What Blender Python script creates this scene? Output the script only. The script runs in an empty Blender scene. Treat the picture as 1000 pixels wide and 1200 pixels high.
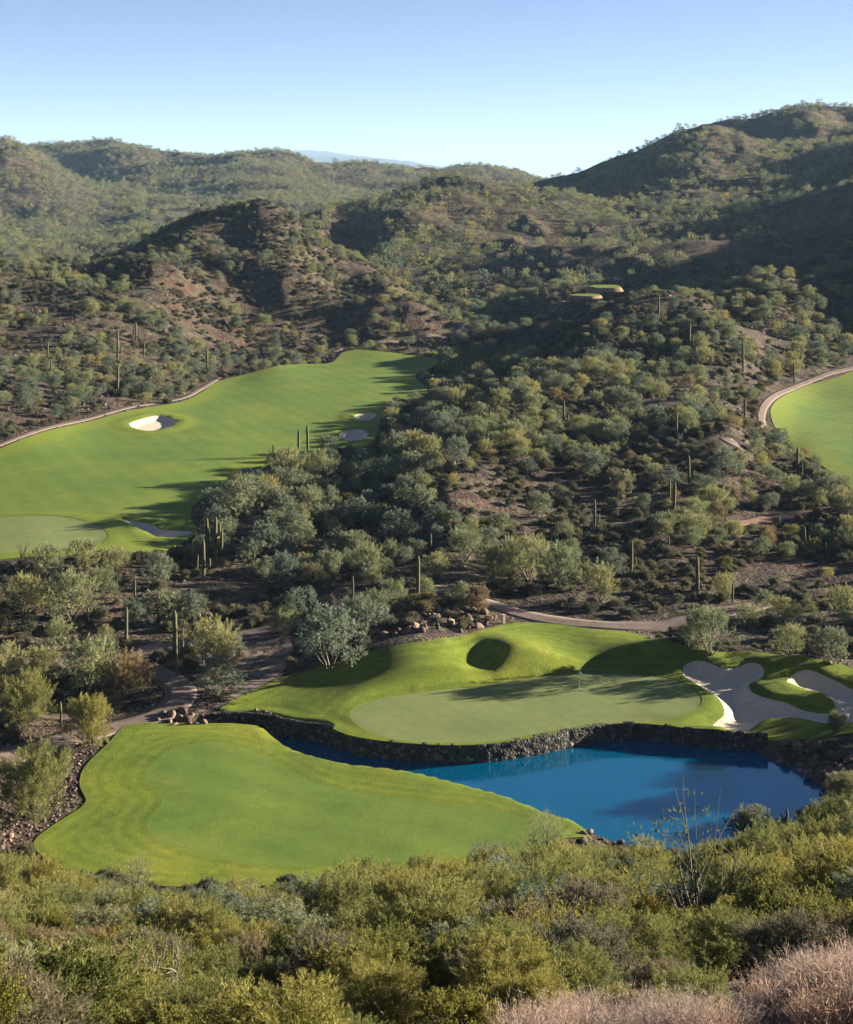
import bpy, math, random
import numpy as np
from mathutils import Vector
from mathutils.geometry import delaunay_2d_cdt

S = bpy.context.scene
C = S.collection
R = math.radians

# ------------------------------------------------------------------ camera, sky, sun, exposure
CAMZ, FPX, HZ = 65.0, 1800.0, 210.0          # eye height, focal length and horizon row in photograph pixels
cam = bpy.data.cameras.new('camera')
cam.sensor_width = 36.0
cam.lens = FPX / 1200.0 * 36.0
cam.shift_y = -(600.0 - HZ) / 1200.0
cam.clip_start, cam.clip_end = 0.2, 90000.0
camo = bpy.data.objects.new('camera', cam)
camo.location = (0, 0, CAMZ)
camo.rotation_euler = (R(90), 0, 0)
C.objects.link(camo)
S.camera = camo

SUN_EL, SUN_AZ = R(13.3), R(74.0)            # azimuth clockwise from the view direction (+Y)
SUN_DIR = Vector((math.cos(SUN_EL) * math.sin(SUN_AZ), math.cos(SUN_EL) * math.cos(SUN_AZ), math.sin(SUN_EL)))
w = bpy.data.worlds.new("World")
S.world = w
w.use_nodes = True
nt = w.node_tree
bg = nt.nodes['Background']
sky = nt.nodes.new('ShaderNodeTexSky')
sky.sky_type = 'NISHITA'
sky.sun_disc = False
sky.sun_elevation = SUN_EL
sky.sun_rotation = SUN_AZ
sky.air_density, sky.dust_density, sky.ozone_density = 0.5, 0.18, 2.7
tn = nt.nodes.new('ShaderNodeMix'); tn.data_type = 'RGBA'; tn.blend_type = 'MULTIPLY'; tn.inputs[0].default_value = 1.0
tn.inputs[7].default_value = (1.20, 0.94, 0.95, 1)     # white balance of the sky
nt.links.new(sky.outputs[0], tn.inputs[6]); nt.links.new(tn.outputs[2], bg.inputs[0])
bg.inputs[1].default_value = 0.035
sl = bpy.data.lights.new('sun', 'SUN')
sl.energy = 5.0
sl.angle = R(0.5)
sl.color = (1.0, 0.90, 0.74)
so = bpy.data.objects.new('sun', sl)
so.rotation_euler = (-SUN_DIR).to_track_quat('-Z', 'Y').to_euler()
so.location = (400, 200, 300)
C.objects.link(so)
S.view_settings.view_transform = 'Standard'
S.view_settings.look = 'None'
S.view_settings.exposure = 2.3
S.view_settings.gamma = 1.0
S.cycles.max_bounces = 5
S.cycles.diffuse_bounces = 2
S.cycles.glossy_bounces = 2
S.cycles.transmission_bounces = 3
S.cycles.volume_bounces = 0
S.cycles.transparent_max_bounces = 4
S.cycles.use_denoising = True

rng = np.random.default_rng(7)
random.seed(7)

# ------------------------------------------------------------------ small helpers
def tag(o, label=None, cat=None, group=None, kind=None):
    if label: o['label'] = label
    if cat: o['category'] = cat
    if group: o['group'] = group
    if kind: o['kind'] = kind
    return o

def mesh_np(name, verts, faces, mats=(), mi=None, smooth=False, tint=None):
    """faces: (M,3) or (M,4) int array, or a list of such arrays"""
    fl = faces if isinstance(faces, list) else [faces]
    fl = [np.asarray(f, dtype=np.int32) for f in fl if len(f)]
    me = bpy.data.meshes.new(name)
    verts = np.asarray(verts, dtype=np.float32)
    me.vertices.add(len(verts))
    me.vertices.foreach_set('co', verts.ravel())
    nl = sum(f.size for f in fl)
    nf = sum(len(f) for f in fl)
    me.loops.add(nl)
    me.loops.foreach_set('vertex_index', np.concatenate([f.ravel() for f in fl]))
    me.polygons.add(nf)
    tot = np.concatenate([np.full(len(f), f.shape[1], np.int32) for f in fl])
    st = np.concatenate([[0], np.cumsum(tot)[:-1]]).astype(np.int32)
    me.polygons.foreach_set('loop_start', st)
    me.polygons.foreach_set('loop_total', tot)
    if mi is not None:
        me.polygons.foreach_set('material_index', np.asarray(mi, np.int32))
    if smooth is not False:
        sm = np.ones(nf, bool) if smooth is True else np.asarray(smooth, bool)
        me.polygons.foreach_set('use_smooth', sm)
    for m in mats: me.materials.append(m)
    if tint is not None:
        a = me.attributes.new('tint', 'FLOAT', 'FACE')
        a.data.foreach_set('value', np.asarray(tint, np.float32))
    me.update(calc_edges=True)
    return me

def obj(name, me, parent=None, loc=None):
    o = bpy.data.objects.new(name, me)
    C.objects.link(o)
    if parent: o.parent = parent
    if loc is not None: o.location = loc
    return o

def sstep(a, b, x):
    t = np.clip((np.asarray(x, float) - a) / (b - a), 0, 1)
    return t * t * (3 - 2 * t)

_T = np.random.default_rng(3).random(1 << 16)
def vnoise(x, y, seed=0):
    x = np.asarray(x, float); y = np.asarray(y, float)
    xi = np.floor(x).astype(np.int64); yi = np.floor(y).astype(np.int64)
    fx = x - xi; fy = y - yi
    fx = fx * fx * fx * (fx * (fx * 6 - 15) + 10); fy = fy * fy * fy * (fy * (fy * 6 - 15) + 10)
    def h(a, b):
        k = (a * 374761393 + b * 668265263 + seed * 974634777) & 0x7fffffff
        k = (k ^ (k >> 13)) * 1274126177 & 0x7fffffff
        return _T[(k ^ (k >> 16)) & 0xffff]
    v = (h(xi, yi) * (1 - fx) + h(xi + 1, yi) * fx) * (1 - fy) + (h(xi, yi + 1) * (1 - fx) + h(xi + 1, yi + 1) * fx) * fy
    return v * 2 - 1

def fbm(x, y, lam, octv=4, seed=0, gain=0.5):
    s = np.zeros(np.shape(x)); a = 1.0; c, d = 0.8, 0.6
    x = np.asarray(x, float) / lam; y = np.asarray(y, float) / lam
    for k in range(octv):
        s += a * vnoise(x, y, seed + k)
        x, y = (c * x - d * y) * 2.03 + 17.3, (d * x + c * y) * 2.03 - 9.1
        a *= gain
    return s

def ridged(x, y, lam, octv=4, seed=0):
    s = np.zeros(np.shape(x)); a = 1.0; c, d = 0.8, 0.6
    x = np.asarray(x, float) / lam; y = np.asarray(y, float) / lam
    for k in range(octv):
        s += a * (0.55 - np.sqrt(vnoise(x, y, seed + k) ** 2 + 0.004) * 1.6)
        x, y = (c * x - d * y) * 2.03 + 17.3, (d * x + c * y) * 2.03 - 9.1
        a *= 0.5
    return s

# ------------------------------------------------------------------ polygons in plan
def catmull(pts, step, closed=True):
    """smooth curve through plan points, resampled about every STEP metres"""
    P = np.asarray(pts, float); n = len(P); out = []
    rng_ = range(n if closed else n - 1)
    for i in rng_:
        p1, p2 = P[i], P[(i + 1) % n]
        p0 = P[(i - 1) % n] if closed or i > 0 else p1 * 2 - p2
        p3 = P[(i + 2) % n] if closed or i < n - 2 else p2 * 2 - p1
        d = [max(np.linalg.norm(b - a) ** 0.5, 1e-3) for a, b in ((p0, p1), (p1, p2), (p2, p3))]
        m1 = (p2 - p1) + d[1] * ((p1 - p0) / d[0] - (p2 - p0) / (d[0] + d[1]))
        m2 = (p2 - p1) + d[1] * ((p3 - p2) / d[2] - (p3 - p1) / (d[1] + d[2]))
        k = max(1, int(math.ceil(np.linalg.norm(p2 - p1) / step)))
        for j in range(k):
            t = j / k
            out.append((2 * t**3 - 3 * t**2 + 1) * p1 + (t**3 - 2 * t**2 + t) * m1 + (-2 * t**3 + 3 * t**2) * p2 + (t**3 - t**2) * m2)
    if not closed: out.append(P[-1])
    return np.array(out)

def sdf(poly, X, Y, far=1e3, pad=14.0):
    """signed distance (negative inside); only computed within PAD of the polygon's box"""
    X = np.asarray(X, float); Y = np.asarray(Y, float)
    out = np.full(X.shape, far)
    lo = poly.min(0) - pad; hi = poly.max(0) + pad
    m = (X > lo[0]) & (X < hi[0]) & (Y > lo[1]) & (Y < hi[1])
    if not m.any(): return out
    x = X[m]; y = Y[m]
    best = np.full(x.shape, 1e18); ins = np.zeros(x.shape, bool)
    A = poly; B = np.roll(poly, -1, 0)
    for (ax, ay), (bx, by) in zip(A, B):
        ex, ey = bx - ax, by - ay
        L = ex * ex + ey * ey + 1e-12
        t = np.clip(((x - ax) * ex + (y - ay) * ey) / L, 0, 1)
        best = np.minimum(best, (x - ax - t * ex) ** 2 + (y - ay - t * ey) ** 2)
        c = (ay > y) != (by > y)
        if ay != by:
            ins ^= c & (x < (bx - ax) * (y - ay) / (by - ay) + ax)
    d = np.sqrt(best)
    out[m] = np.where(ins, -d, d)
    return out

def pdist(line, X, Y, pad=14.0):
    X = np.asarray(X, float); Y = np.asarray(Y, float)
    out = np.full(X.shape, 1e3)
    lo = line.min(0) - pad; hi = line.max(0) + pad
    m = (X > lo[0]) & (X < hi[0]) & (Y > lo[1]) & (Y < hi[1])
    x = X[m]; y = Y[m]; best = np.full(x.shape, 1e18)
    for (ax, ay), (bx, by) in zip(line[:-1], line[1:]):
        ex, ey = bx - ax, by - ay
        t = np.clip(((x - ax) * ex + (y - ay) * ey) / (ex * ex + ey * ey + 1e-12), 0, 1)
        best = np.minimum(best, (x - ax - t * ex) ** 2 + (y - ay - t * ey) ** 2)
    out[m] = np.sqrt(best)
    return out

def plane_pts(px, z):
    """photograph pixels -> plan points on the level z (z: number or one per point)"""
    px = np.asarray(px, float)
    Y = (CAMZ - np.asarray(z, float)) * FPX / (px[:, 1] - HZ)
    return np.stack([(px[:, 0] - 500) / FPX * Y, Y], 1)

# ------------------------------------------------------------------ terrain: surveyed heights, smoothly interpolated
# (column, distance, height) in photograph column / metres
def zp(px, Y, py): return (px, Y, CAMZ - (py - HZ) / FPX * Y)
K = []
for px in (-250, 0, 500, 1000, 1250):                       # the viewer's own hillside
    r = 1 if px >= 1000 else 0
    for Y, a, b, c in ((4, 1330, 1330, 1300), (10, 1275, 1270, 1200), (20, 1222, 1225, 1165), (40, 1150, 1158, 1120), (70, 1100, 1112, 1072), (100, 1068, 1087, 1032)):
        K.append(zp(px, Y, a if px <= 0 else b if px == 500 else c))
K += [zp(0, 128, 1035), zp(250, 130, 1055), zp(500, 128, 1062), zp(750, 132, 1030), zp(1000, 130, 995), zp(-250, 128, 1015), zp(1250, 130, 970)]
K += [(40, 140, 2.2), (300, 137, 1.9), (500, 137, 2), (700, 145, 1.3), (850, 147, 1.2), (1000, 151, 3), (1250, 150, 9), (-250, 150, 6),
      (100, 160, 2), (300, 160, 2), (500, 155, 2), (300, 175, 2), (0, 150, 3), (0, 170, 3.2), (-250, 170, 6.5), (0, 192, 3.8), (150, 190, 2.8), (250, 185, 2.6),
      (100, 205, 3), (0, 212, 4), (-250, 210, 8), (250, 200, 2.9), (350, 196, 3.2), (430, 200, 4.5), (490, 214, 6), (400, 215, 5.2), (550, 212, 5.5),
      (600, 180, 2.6), (500, 176, 2.6), (750, 186, 2.7), (400, 182, 2.6), (600, 206, 4.8), (700, 203, 4.3), (800, 203, 3.8), (850, 190, 2.8), (950, 190, 3), (1000, 200, 3.4), (1250, 190, 8),
      (600, 222, 4.6), (700, 216, 4.6), (800, 220, 4.8), (500, 230, 5.2), (900, 215, 3.8), (1000, 222, 3.8), (1250, 222, 8),
      (300, 235, 3), (400, 238, 4), (200, 240, 3.4), (100, 235, 4), (0, 235, 4.6), (-250, 240, 9),
      (40, 255, 5), (150, 255, 4.6), (230, 262, 4.2), (100, 300, 5), (0, 330, 6), (-100, 330, 7), (180, 373, 6), (300, 330, 4.8), (250, 290, 4.6), (380, 370, 5.2), (420, 430, 6.5), (440, 500, 8), (330, 430, 6.6), (250, 390, 6), (-250, 330, 12), (-250, 280, 9), (100, 373, 7), (200, 417, 7), (320, 475, 7.5), (400, 518, 8), (490, 500, 8), (470, 440, 6.5), (440, 380, 5.8),
      # left hill
      (0, 348, 8), zp(0, 400, 440), zp(0, 450, 402), zp(0, 500, 362), zp(0, 560, 322), (0, 720, 12), (-250, 400, 22), (-250, 560, 45), (-250, 800, 20),
      zp(70, 560, 322), zp(130, 440, 425), zp(130, 500, 372), zp(130, 580, 310), (130, 740, 13), zp(200, 480, 415), zp(200, 560, 330), zp(190, 620, 284), zp(250, 520, 400), zp(250, 585, 325), zp(230, 650, 262), zp(265, 655, 256), (250, 830, 15),
      zp(310, 540, 398), zp(310, 590, 330), zp(305, 660, 249), (310, 850, 16), zp(335, 662, 256), zp(365, 665, 272), zp(400, 570, 375), zp(400, 620, 328), zp(400, 670, 291), (400, 850, 17), zp(450, 590, 355), zp(450, 640, 310), zp(487, 640, 330), (500, 720, 15),
      (520, 545, 9), zp(560, 590, 380), zp(600, 680, 350), zp(650, 640, 350), zp(700, 650, 341), zp(640, 680, 330), (740, 640, 15), zp(760, 700, 330),
      # middle hill
      zp(380, 880, 262), zp(450, 800, 298), zp(450, 900, 240), zp(530, 860, 265), zp(530, 1000, 214), zp(600, 1050, 226), zp(600, 880, 268), zp(660, 1000, 235), (530, 1250, 22), (430, 1150, 25), (640, 1250, 35), zp(640, 780, 305), zp(530, 760, 318),
      # the plain and the ridges beyond it
      (-250, 1000, 18), (0, 900, 12), (0, 1100, 16), (100, 1100, 16), (200, 1000, 16), (200, 1300, 22), (100, 1600, 30), (300, 1300, 24), (400, 1500, 32), (300, 1700, 46), (550, 1700, 40), (-250, 1500, 60), (0, 1600, 42), (200, 1900, 52), (400, 1950, 52), (600, 1950, 50),
      zp(-250, 1900, 130), zp(8, 1900, 163), zp(38, 1900, 180), zp(65, 1850, 195), zp(100, 1850, 215), (60, 2250, 40), (-100, 2300, 50),
      zp(-40, 2500, 182), zp(50, 2500, 183), zp(90, 2500, 177), zp(130, 2500, 170), zp(180, 2480, 177), zp(230, 2450, 185), zp(285, 2420, 181), zp(335, 2400, 179), zp(372, 2400, 196), zp(430, 2450, 193), zp(470, 2500, 199), zp(500, 2500, 200), zp(560, 2600, 197), zp(610, 2650, 204), zp(650, 2700, 214), zp(700, 2700, 213)]
for px in (-250, 150, 400, 650, 900, 1250):
    K += [(px, 3400, 25), (px, 6000, 15), (px, 11000, 20)]
K += [zp(-150, 29000, 180), zp(15, 29000, 181), zp(60, 29000, 163), zp(105, 29000, 175), zp(150, 29000, 193), zp(230, 29000, 203), zp(285, 29000, 187), zp(312, 29000, 173), zp(345, 29000, 181), zp(380, 29000, 178), zp(420, 29000, 187), zp(445, 29000, 195), zp(477, 29000, 188), zp(505, 29000, 198), zp(560, 29000, 209), zp(700, 29000, 215), zp(900, 29000, 215), zp(1250, 29000, 215)]
for px in (-250, 150, 400, 650, 900, 1250): K.append((px, 37500, 10))
# right massif and the shaded slopes under it
K += [zp(645, 1350, 214), zp(665, 1350, 212), zp(700, 1350, 195), zp(750, 1380, 169), zp(800, 1400, 144), zp(830, 1400, 131), zp(870, 1420, 137), zp(905, 1450, 136), zp(955, 1500, 119), zp(985, 1500, 133), zp(1050, 1500, 140), zp(1250, 1500, 150),
      zp(750, 1150, 222), zp(850, 1200, 188), zp(950, 1250, 182), zp(700, 1080, 242), zp(800, 950, 250), zp(900, 950, 240), zp(1000, 1000, 212), zp(700, 850, 276), zp(800, 780, 292), zp(900, 800, 282), zp(1000, 800, 262), zp(800, 640, 330), zp(900, 565, 322), zp(860, 560, 337), zp(960, 560, 342), zp(1000, 560, 362), (900, 640, 16), zp(1000, 680, 312),
      zp(1250, 600, 252), zp(1250, 800, 172), zp(1250, 1000, 142), zp(1100, 700, 285), zp(1100, 900, 212), (700, 1900, 40), (900, 2000, 60), (1250, 2000, 70),
      # right fairway
      (950, 450, 5.4), (950, 345, 5.4), (1000, 308, 5), (1100, 370, 6), (1250, 370, 12), (1000, 465, 6.2), (920, 415, 5.6), (1000, 515, 11), (1250, 480, 16), (900, 279, 4.6), (1000, 260, 4.2), (1250, 280, 10), (900, 240, 3.8), (1000, 310, 5), (870, 290, 5.6),
      # central hill: long and gentle, steeper near its crest
      (650, 228, 4.8), (750, 228, 4.6), (650, 278, 5.4), (750, 278, 5.0), zp(650, 345, 500), zp(750, 345, 500), zp(700, 430, 418), zp(780, 430, 424), zp(780, 470, 384), zp(780, 505, 351), zp(735, 498, 358), zp(825, 498, 362), (860, 455, 18), (860, 420, 12.5), (860, 370, 8.2), zp(860, 330, 500), (840, 278, 5.0), (890, 405, 8), (893, 378, 6.4), (895, 335, 5.8), (893, 440, 9),
      (575, 300, 9.2), (575, 270, 6.8), (565, 240, 5.0), (620, 360, 10.8), (670, 440, 14.5), (695, 475, 19.5), (780, 590, 17), (690, 560, 13), (860, 510, 15),
      (528, 250, 7.0), (530, 275, 9.0), (535, 300, 10.0), (470, 250, 4.2), (465, 275, 4.8), (440, 300, 4.8), (380, 255, 2.8), (370, 290, 4.0), (430, 265, 3.2), (480, 335, 7.2), (530, 345, 8.8), (540, 385, 8.4), (600, 420, 10.0), (640, 470, 12.0), (560, 460, 8.4), (600, 520, 10.5), (500, 400, 6.6), (440, 340, 5.6)]
K = np.array(K, float)

USC = 3.6
ku = (K[:, 0] - 500) / FPX * USC
kv = np.log(K[:, 1])
kp = (CAMZ - K[:, 2]) / K[:, 1]
def _phi(r2): return 0.5 * r2 * np.log(r2 + 1e-9)
def _tps():
    n = len(K)
    D = (ku[:, None] - ku) ** 2 + (kv[:, None] - kv) ** 2
    A = np.zeros((n + 3, n + 3))
    A[:n, :n] = _phi(D) + np.eye(n) * 4e-4
    A[:n, n] = 1; A[:n, n + 1] = ku; A[:n, n + 2] = kv
    A[n:, :n] = A[:n, n:].T
    return np.linalg.solve(A, np.concatenate([kp, np.zeros(3)]))
_W = _tps()
GU = np.linspace(-0.44 * USC, 0.44 * USC, 330)
GV = np.linspace(math.log(3.0), math.log(40000.0), 620)
_uu, _vv = np.meshgrid(GU, GV, indexing='ij')
GP = _W[-3] + _W[-2] * _uu + _W[-1] * _vv
for i in range(len(K)):
    GP += _W[i] * _phi((_uu - ku[i]) ** 2 + (_vv - kv[i]) ** 2)

def _cubic(G, fi, fj):
    ni, nj = G.shape
    i = np.clip(np.floor(fi).astype(int), 1, ni - 3); j = np.clip(np.floor(fj).astype(int), 1, nj - 3)
    a = np.clip(fi - i, -1, 2); b = np.clip(fj - j, -1, 2)
    def wts(t): return (-.5 * t + t * t - .5 * t**3, 1 - 2.5 * t * t + 1.5 * t**3, .5 * t + 2 * t * t - 1.5 * t**3, -.5 * t * t + .5 * t**3)
    wa, wb = wts(a), wts(b)
    s = 0
    for p in range(4):
        for q in range(4):
            s = s + wa[p] * wb[q] * G[i + p - 1, j + q - 1]
    return s

def base_h(X, Y):
    Yc = np.clip(Y, 3.2, 38000)
    u = np.clip(X / Yc * USC, GU[0], GU[-1])
    p = _cubic(GP, (u - GU[0]) / (GU[1] - GU[0]), (np.log(Yc) - GV[0]) / (GV[1] - GV[0]))
    return CAMZ - p * Yc - np.where(Y < 3.2, 0, 0)

# ------------------------------------------------------------------ golf course outlines (photograph pixels set down on the ground)
def hit(px, fn=base_h, Y0=110.0, Y1=3000.0):
    px = np.asarray(px, float)
    Ys = np.exp(np.linspace(math.log(Y0), math.log(Y1), 2600))
    out = []
    for x, y in px:
        X = (x - 500) / FPX * Ys
        d = CAMZ - (y - HZ) / FPX * Ys - fn(X, Ys)
        k = np.nonzero(d <= 0)[0]
        k = k[0] if len(k) else len(Ys) - 1
        if k > 0:
            t = d[k - 1] / (d[k - 1] - d[k] + 1e-9); Yh = Ys[k - 1] + np.clip(t, 0, 1) * (Ys[k] - Ys[k - 1])
        else: Yh = Ys[0]
        out.append(((x - 500) / FPX * Yh, Yh))
    return np.array(out)

ZL = 2.3                                                    # level of the turf along the pond wall
oval_px = [(150, 850), (185, 847.5), (240, 848), (290, 848), (308, 851), (318, 858), (326, 867), (334, 875), (345, 881), (400, 896), (450, 903), (500, 911.5), (550, 924.5), (600, 939), (640, 953.5), (660, 963), (670, 969), (655, 985), (600, 1006), (500, 1025), (400, 1036), (260, 1040), (200, 1040), (130, 1034), (85, 1024), (47, 1003), (39, 990), (60, 970), (99, 943), (101, 938), (94, 922), (95, 908), (103, 896), (128, 872)]
oval = catmull(plane_pts(oval_px, 1.8), 0.7)
oval_in_px = [(246, 871), (285, 877.5), (312, 887), (335, 901), (370, 917), (420, 929), (500, 940), (560, 947), (620, 964), (640, 975), (600, 992), (520, 1006), (430, 1012), (330, 1015), (250, 1005), (205, 993), (176, 978), (174, 962), (190, 943), (186, 930), (170, 915), (176, 900), (205, 879)]
oval_in = catmull(plane_pts(oval_in_px, 1.85), 0.7)
wall_px = [(233, 838), (252, 836), (275, 836.5), (300, 837), (322, 841), (345, 847), (370, 849), (388, 853), (405, 861), (440, 868), (480, 872), (520, 874), (560, 873.5), (600, 869), (640, 862), (690, 852), (720, 849), (745, 848), (770, 850), (800, 853), (840, 857)]
wall_ln = catmull(plane_pts(wall_px, ZL), 0.5, closed=False)
green_px = [(410, 839), (420, 828), (450, 820), (500, 813), (560, 806), (620, 797), (680, 792), (740, 793), (785, 799), (812, 810), (823, 822), (815, 833), (785, 842), (730, 846), (690, 848), (650, 854), (610, 862), (575, 867), (530, 868.5), (480, 867), (440, 859), (420, 850)]
green = catmull(plane_pts(green_px, 2.55), 0.7)
sand_px = [(802, 792), (814, 790.5), (832, 792), (849, 795), (864, 794), (878, 792), (890, 793.5), (896, 798), (890, 803), (880, 807), (880, 815), (900, 821), (925, 828), (950, 834), (972, 836), (979, 831), (970, 824), (950, 816), (935, 813), (922, 807), (929, 801), (945, 799), (962, 801), (985, 806), (1000, 812), (1035, 823), (1048, 836), (1030, 848), (1000, 849), (970, 849), (945, 845), (920, 841), (900, 841), (885, 846), (870, 851), (855, 851), (840, 847), (836, 843), (849, 834), (843, 821), (832, 814), (815, 804), (801, 797)]
sand_a = catmull(plane_pts(sand_px, 2.5), 0.6)

# knolls and hollows of the green complex: column, row, assumed level, rise, half-widths
KN = []; CR = []
for px, py, dz, rx, ry in ((548, 783, -1.5, 4.6, 5.0), (700, 778, -.9, 6.5, 3.2), (725, 748, .5, 6, 3),
                           (862, 774, 1.7, 6, 2.6), (945, 786, 1.7, 8, 2.8), (833, 792, .35, 3, 3), (905, 812, 1.0, 4.0, 2.0), (950, 824, 1.0, 4.0, 1.6), (925, 849, .5, 6, 1.7), (985, 857, .3, 5, 2), (838, 830, .4, 1.6, 3.5)):
    X, Y = hit([(px, py)])[0]
    KN.append((X, Y, dz, rx, ry))
# knobs with a steep left face and a long right back: crest column and row, rise, face width, back length, depth
for px, py, dz, wl, wr, ry in ((606, 775, 2.3, 8.6, 11.0, 6.6), (800, 771, 2.3, 12.0, 5.0, 3.4), (522, 775, 2.3, 22.0, 6.0, 9.0)):
    X, Y = hit([(px, py)])[0]
    CR.append((X, Y, dz, wl, wr, ry))
def knolls(X, Y):
    s = np.zeros(np.shape(X))
    for x, y, dz, rx, ry in KN:
        q = ((X - x) / rx) ** 2 + ((Y - y) / ry) ** 2
        s = s + dz * np.exp(-q * 0.9)
    for x, y, dz, wl, wr, ry in CR:
        d = X - x + 0.25 * (Y - y)
        s = s + dz * np.where(d < 0, sstep(-wl, 0, d), 1 - sstep(0, wr, d)) * np.exp(-((Y - y) / ry) ** 2)
    return s

pond_px0 = [(872, 876), (894, 889), (912, 897), (930, 900), (940, 911), (956, 921), (974, 934), (976, 952), (946, 968), (905, 980), (862, 995), (800, 1003), (740, 994), (700, 984), (676, 973)]
WZ = 0.42                                                   # water level
pond_right = plane_pts(pond_px0, WZ)
bank_px = [(655, 963), (600, 941.5), (550, 927), (500, 914), (450, 905.5), (400, 898.5), (350, 884.5), (336, 878), (322, 868), (305, 855), (255, 850), (236, 848)]
pond_left = plane_pts(bank_px, 1.8) + np.array([0.35, 2.3])
pond = catmull(np.concatenate([wall_ln[::8], pond_right, pond_left]), 0.7)

def flat(X, Y, z, poly, target, fall):
    return z + (target - z) * sstep(fall, 0.0, sdf(poly, X, Y, pad=fall + 2))

def terrain0(X, Y):
    """the land with its hills' relief but without lawns"""
    z = base_h(X, Y)
    rough = np.clip(1 - 1.0 * sstep(12, 0, golf_gap(X, Y)), 0, 1)
    near = sstep(205, 260, Y)
    z = z + rough * near * (fbm(X, Y, 34, 4, 11) * 0.9)
    m1 = sstep(330, 600, Y) * rough
    z = z + m1 * (ridged(X, Y, 105, 4, 21) * 7.0 + fbm(X, Y, 50, 3, 25) * 1.2)
    z_ = z
    plain = 1 - .7 * sstep(90, 50, z_) * sstep(-20, -120, X) * sstep(800, 900, Y)
    m2 = plain * sstep(750, 1250, Y) * sstep(6000, 3000, Y) * (1 - .35 * sstep(1700, 2200, Y))
    z = z + m2 * (ridged(X, Y, 290, 5, 31) * 15.0 - 3.0)
    z = z + sstep(9000, 14000, Y) * fbm(X, Y, 2600, 5, 41) * 40
    z = z + sstep(150, 60, Y) * fbm(X, Y, 9, 3, 51) * 0.35 * sstep(6, 20, Y)
    z = np.where(Y > 3000, np.maximum(z, -8), z)
    z = z + 0.12 * fbm(X, Y, 3.1, 3, 61) * rough * sstep(900, 300, Y)
    return z

left_px = [(-70, 548), (0, 526), (65, 503), (110, 493), (150, 482), (190, 475.5), (215, 470.5), (235, 461), (260, 446), (300, 436), (350, 427), (385, 426), (395, 420), (403, 413), (417, 410), (450, 412.5), (490, 417), (512, 420), (510, 429), (487, 440), (500, 454), (497, 463), (460, 474), (447, 492), (430, 522), (400, 528), (360, 536), (325, 540), (300, 553), (255, 575), (225, 596), (226, 612), (232, 624), (220, 634), (205, 640), (195, 645), (150, 648), (70, 652), (0, 656), (-70, 662)]
left_lawn = catmull(hit(left_px), 1.2)
lgreen_px = [(-70, 602), (0, 606), (60, 605), (85, 608), (108, 614), (124, 624), (127, 630), (112, 639), (70, 646), (0, 649), (-70, 655)]
lgreen = catmull(hit(lgreen_px), 0.9)
bl1 = catmull(hit([(152, 497), (168, 491), (187, 487.5), (203, 491), (207, 496), (198, 501), (177, 505.5), (160, 503)]), 0.8)
bl2 = catmull(hit([(146, 610), (160, 611.5), (180, 616), (190, 621), (225, 623.5), (222, 627), (205, 630.5), (188, 631), (172, 624)]), 0.8)
bl3 = catmull(hit([(415, 488.5), (424, 485), (437, 484), (440, 489), (430, 493.5), (420, 493)]), 0.8)
bl4 = catmull(hit([(397, 513), (409, 504), (422, 503.5), (431, 511), (418, 518)]), 0.8)
right_px = [(904, 478), (925, 461), (950, 451), (980, 443), (1000, 436), (1080, 424), (1200, 430), (1200, 600), (1060, 600), (1012, 583), (985, 562), (965, 547), (940, 533), (921, 518), (909, 502), (904, 489)]
right_lawn = catmull(hit(right_px), 1.2)
far_lawn = catmull(hit([(503, 393), (508, 390.8), (522, 390), (536, 390.2), (534, 393), (522, 395.5), (508, 395.2)]), 1.0)
gc_top = hit([(1060, 800), (1000, 784), (962, 776), (925, 769), (875, 765), (825, 762), (787, 754), (750, 744), (700, 738), (660, 733), (620, 730), (590, 733), (560, 740), (500, 752), (440, 762), (400, 775), (340, 792), (300, 808), (270, 822)], lambda X, Y: base_h(X, Y) + knolls(X, Y))
gc_right = plane_pts([(840, 857), (880, 860), (900, 861), (960, 863), (1000, 862), (1060, 868)], ZL)
gc = catmull(np.concatenate([wall_ln[4::8], gc_right[1:], gc_top]), 0.8)

SANDS = [sand_a, bl1, bl2, bl3, bl4]
LAWNS = [gc, oval, left_lawn, right_lawn]
def golf_gap(X, Y):
    d = np.full(np.shape(X), 1e3)
    for p in LAWNS + [pond]: d = np.minimum(d, sdf(p, X, Y, pad=14))
    return np.clip(d, 0, 13)

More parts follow.
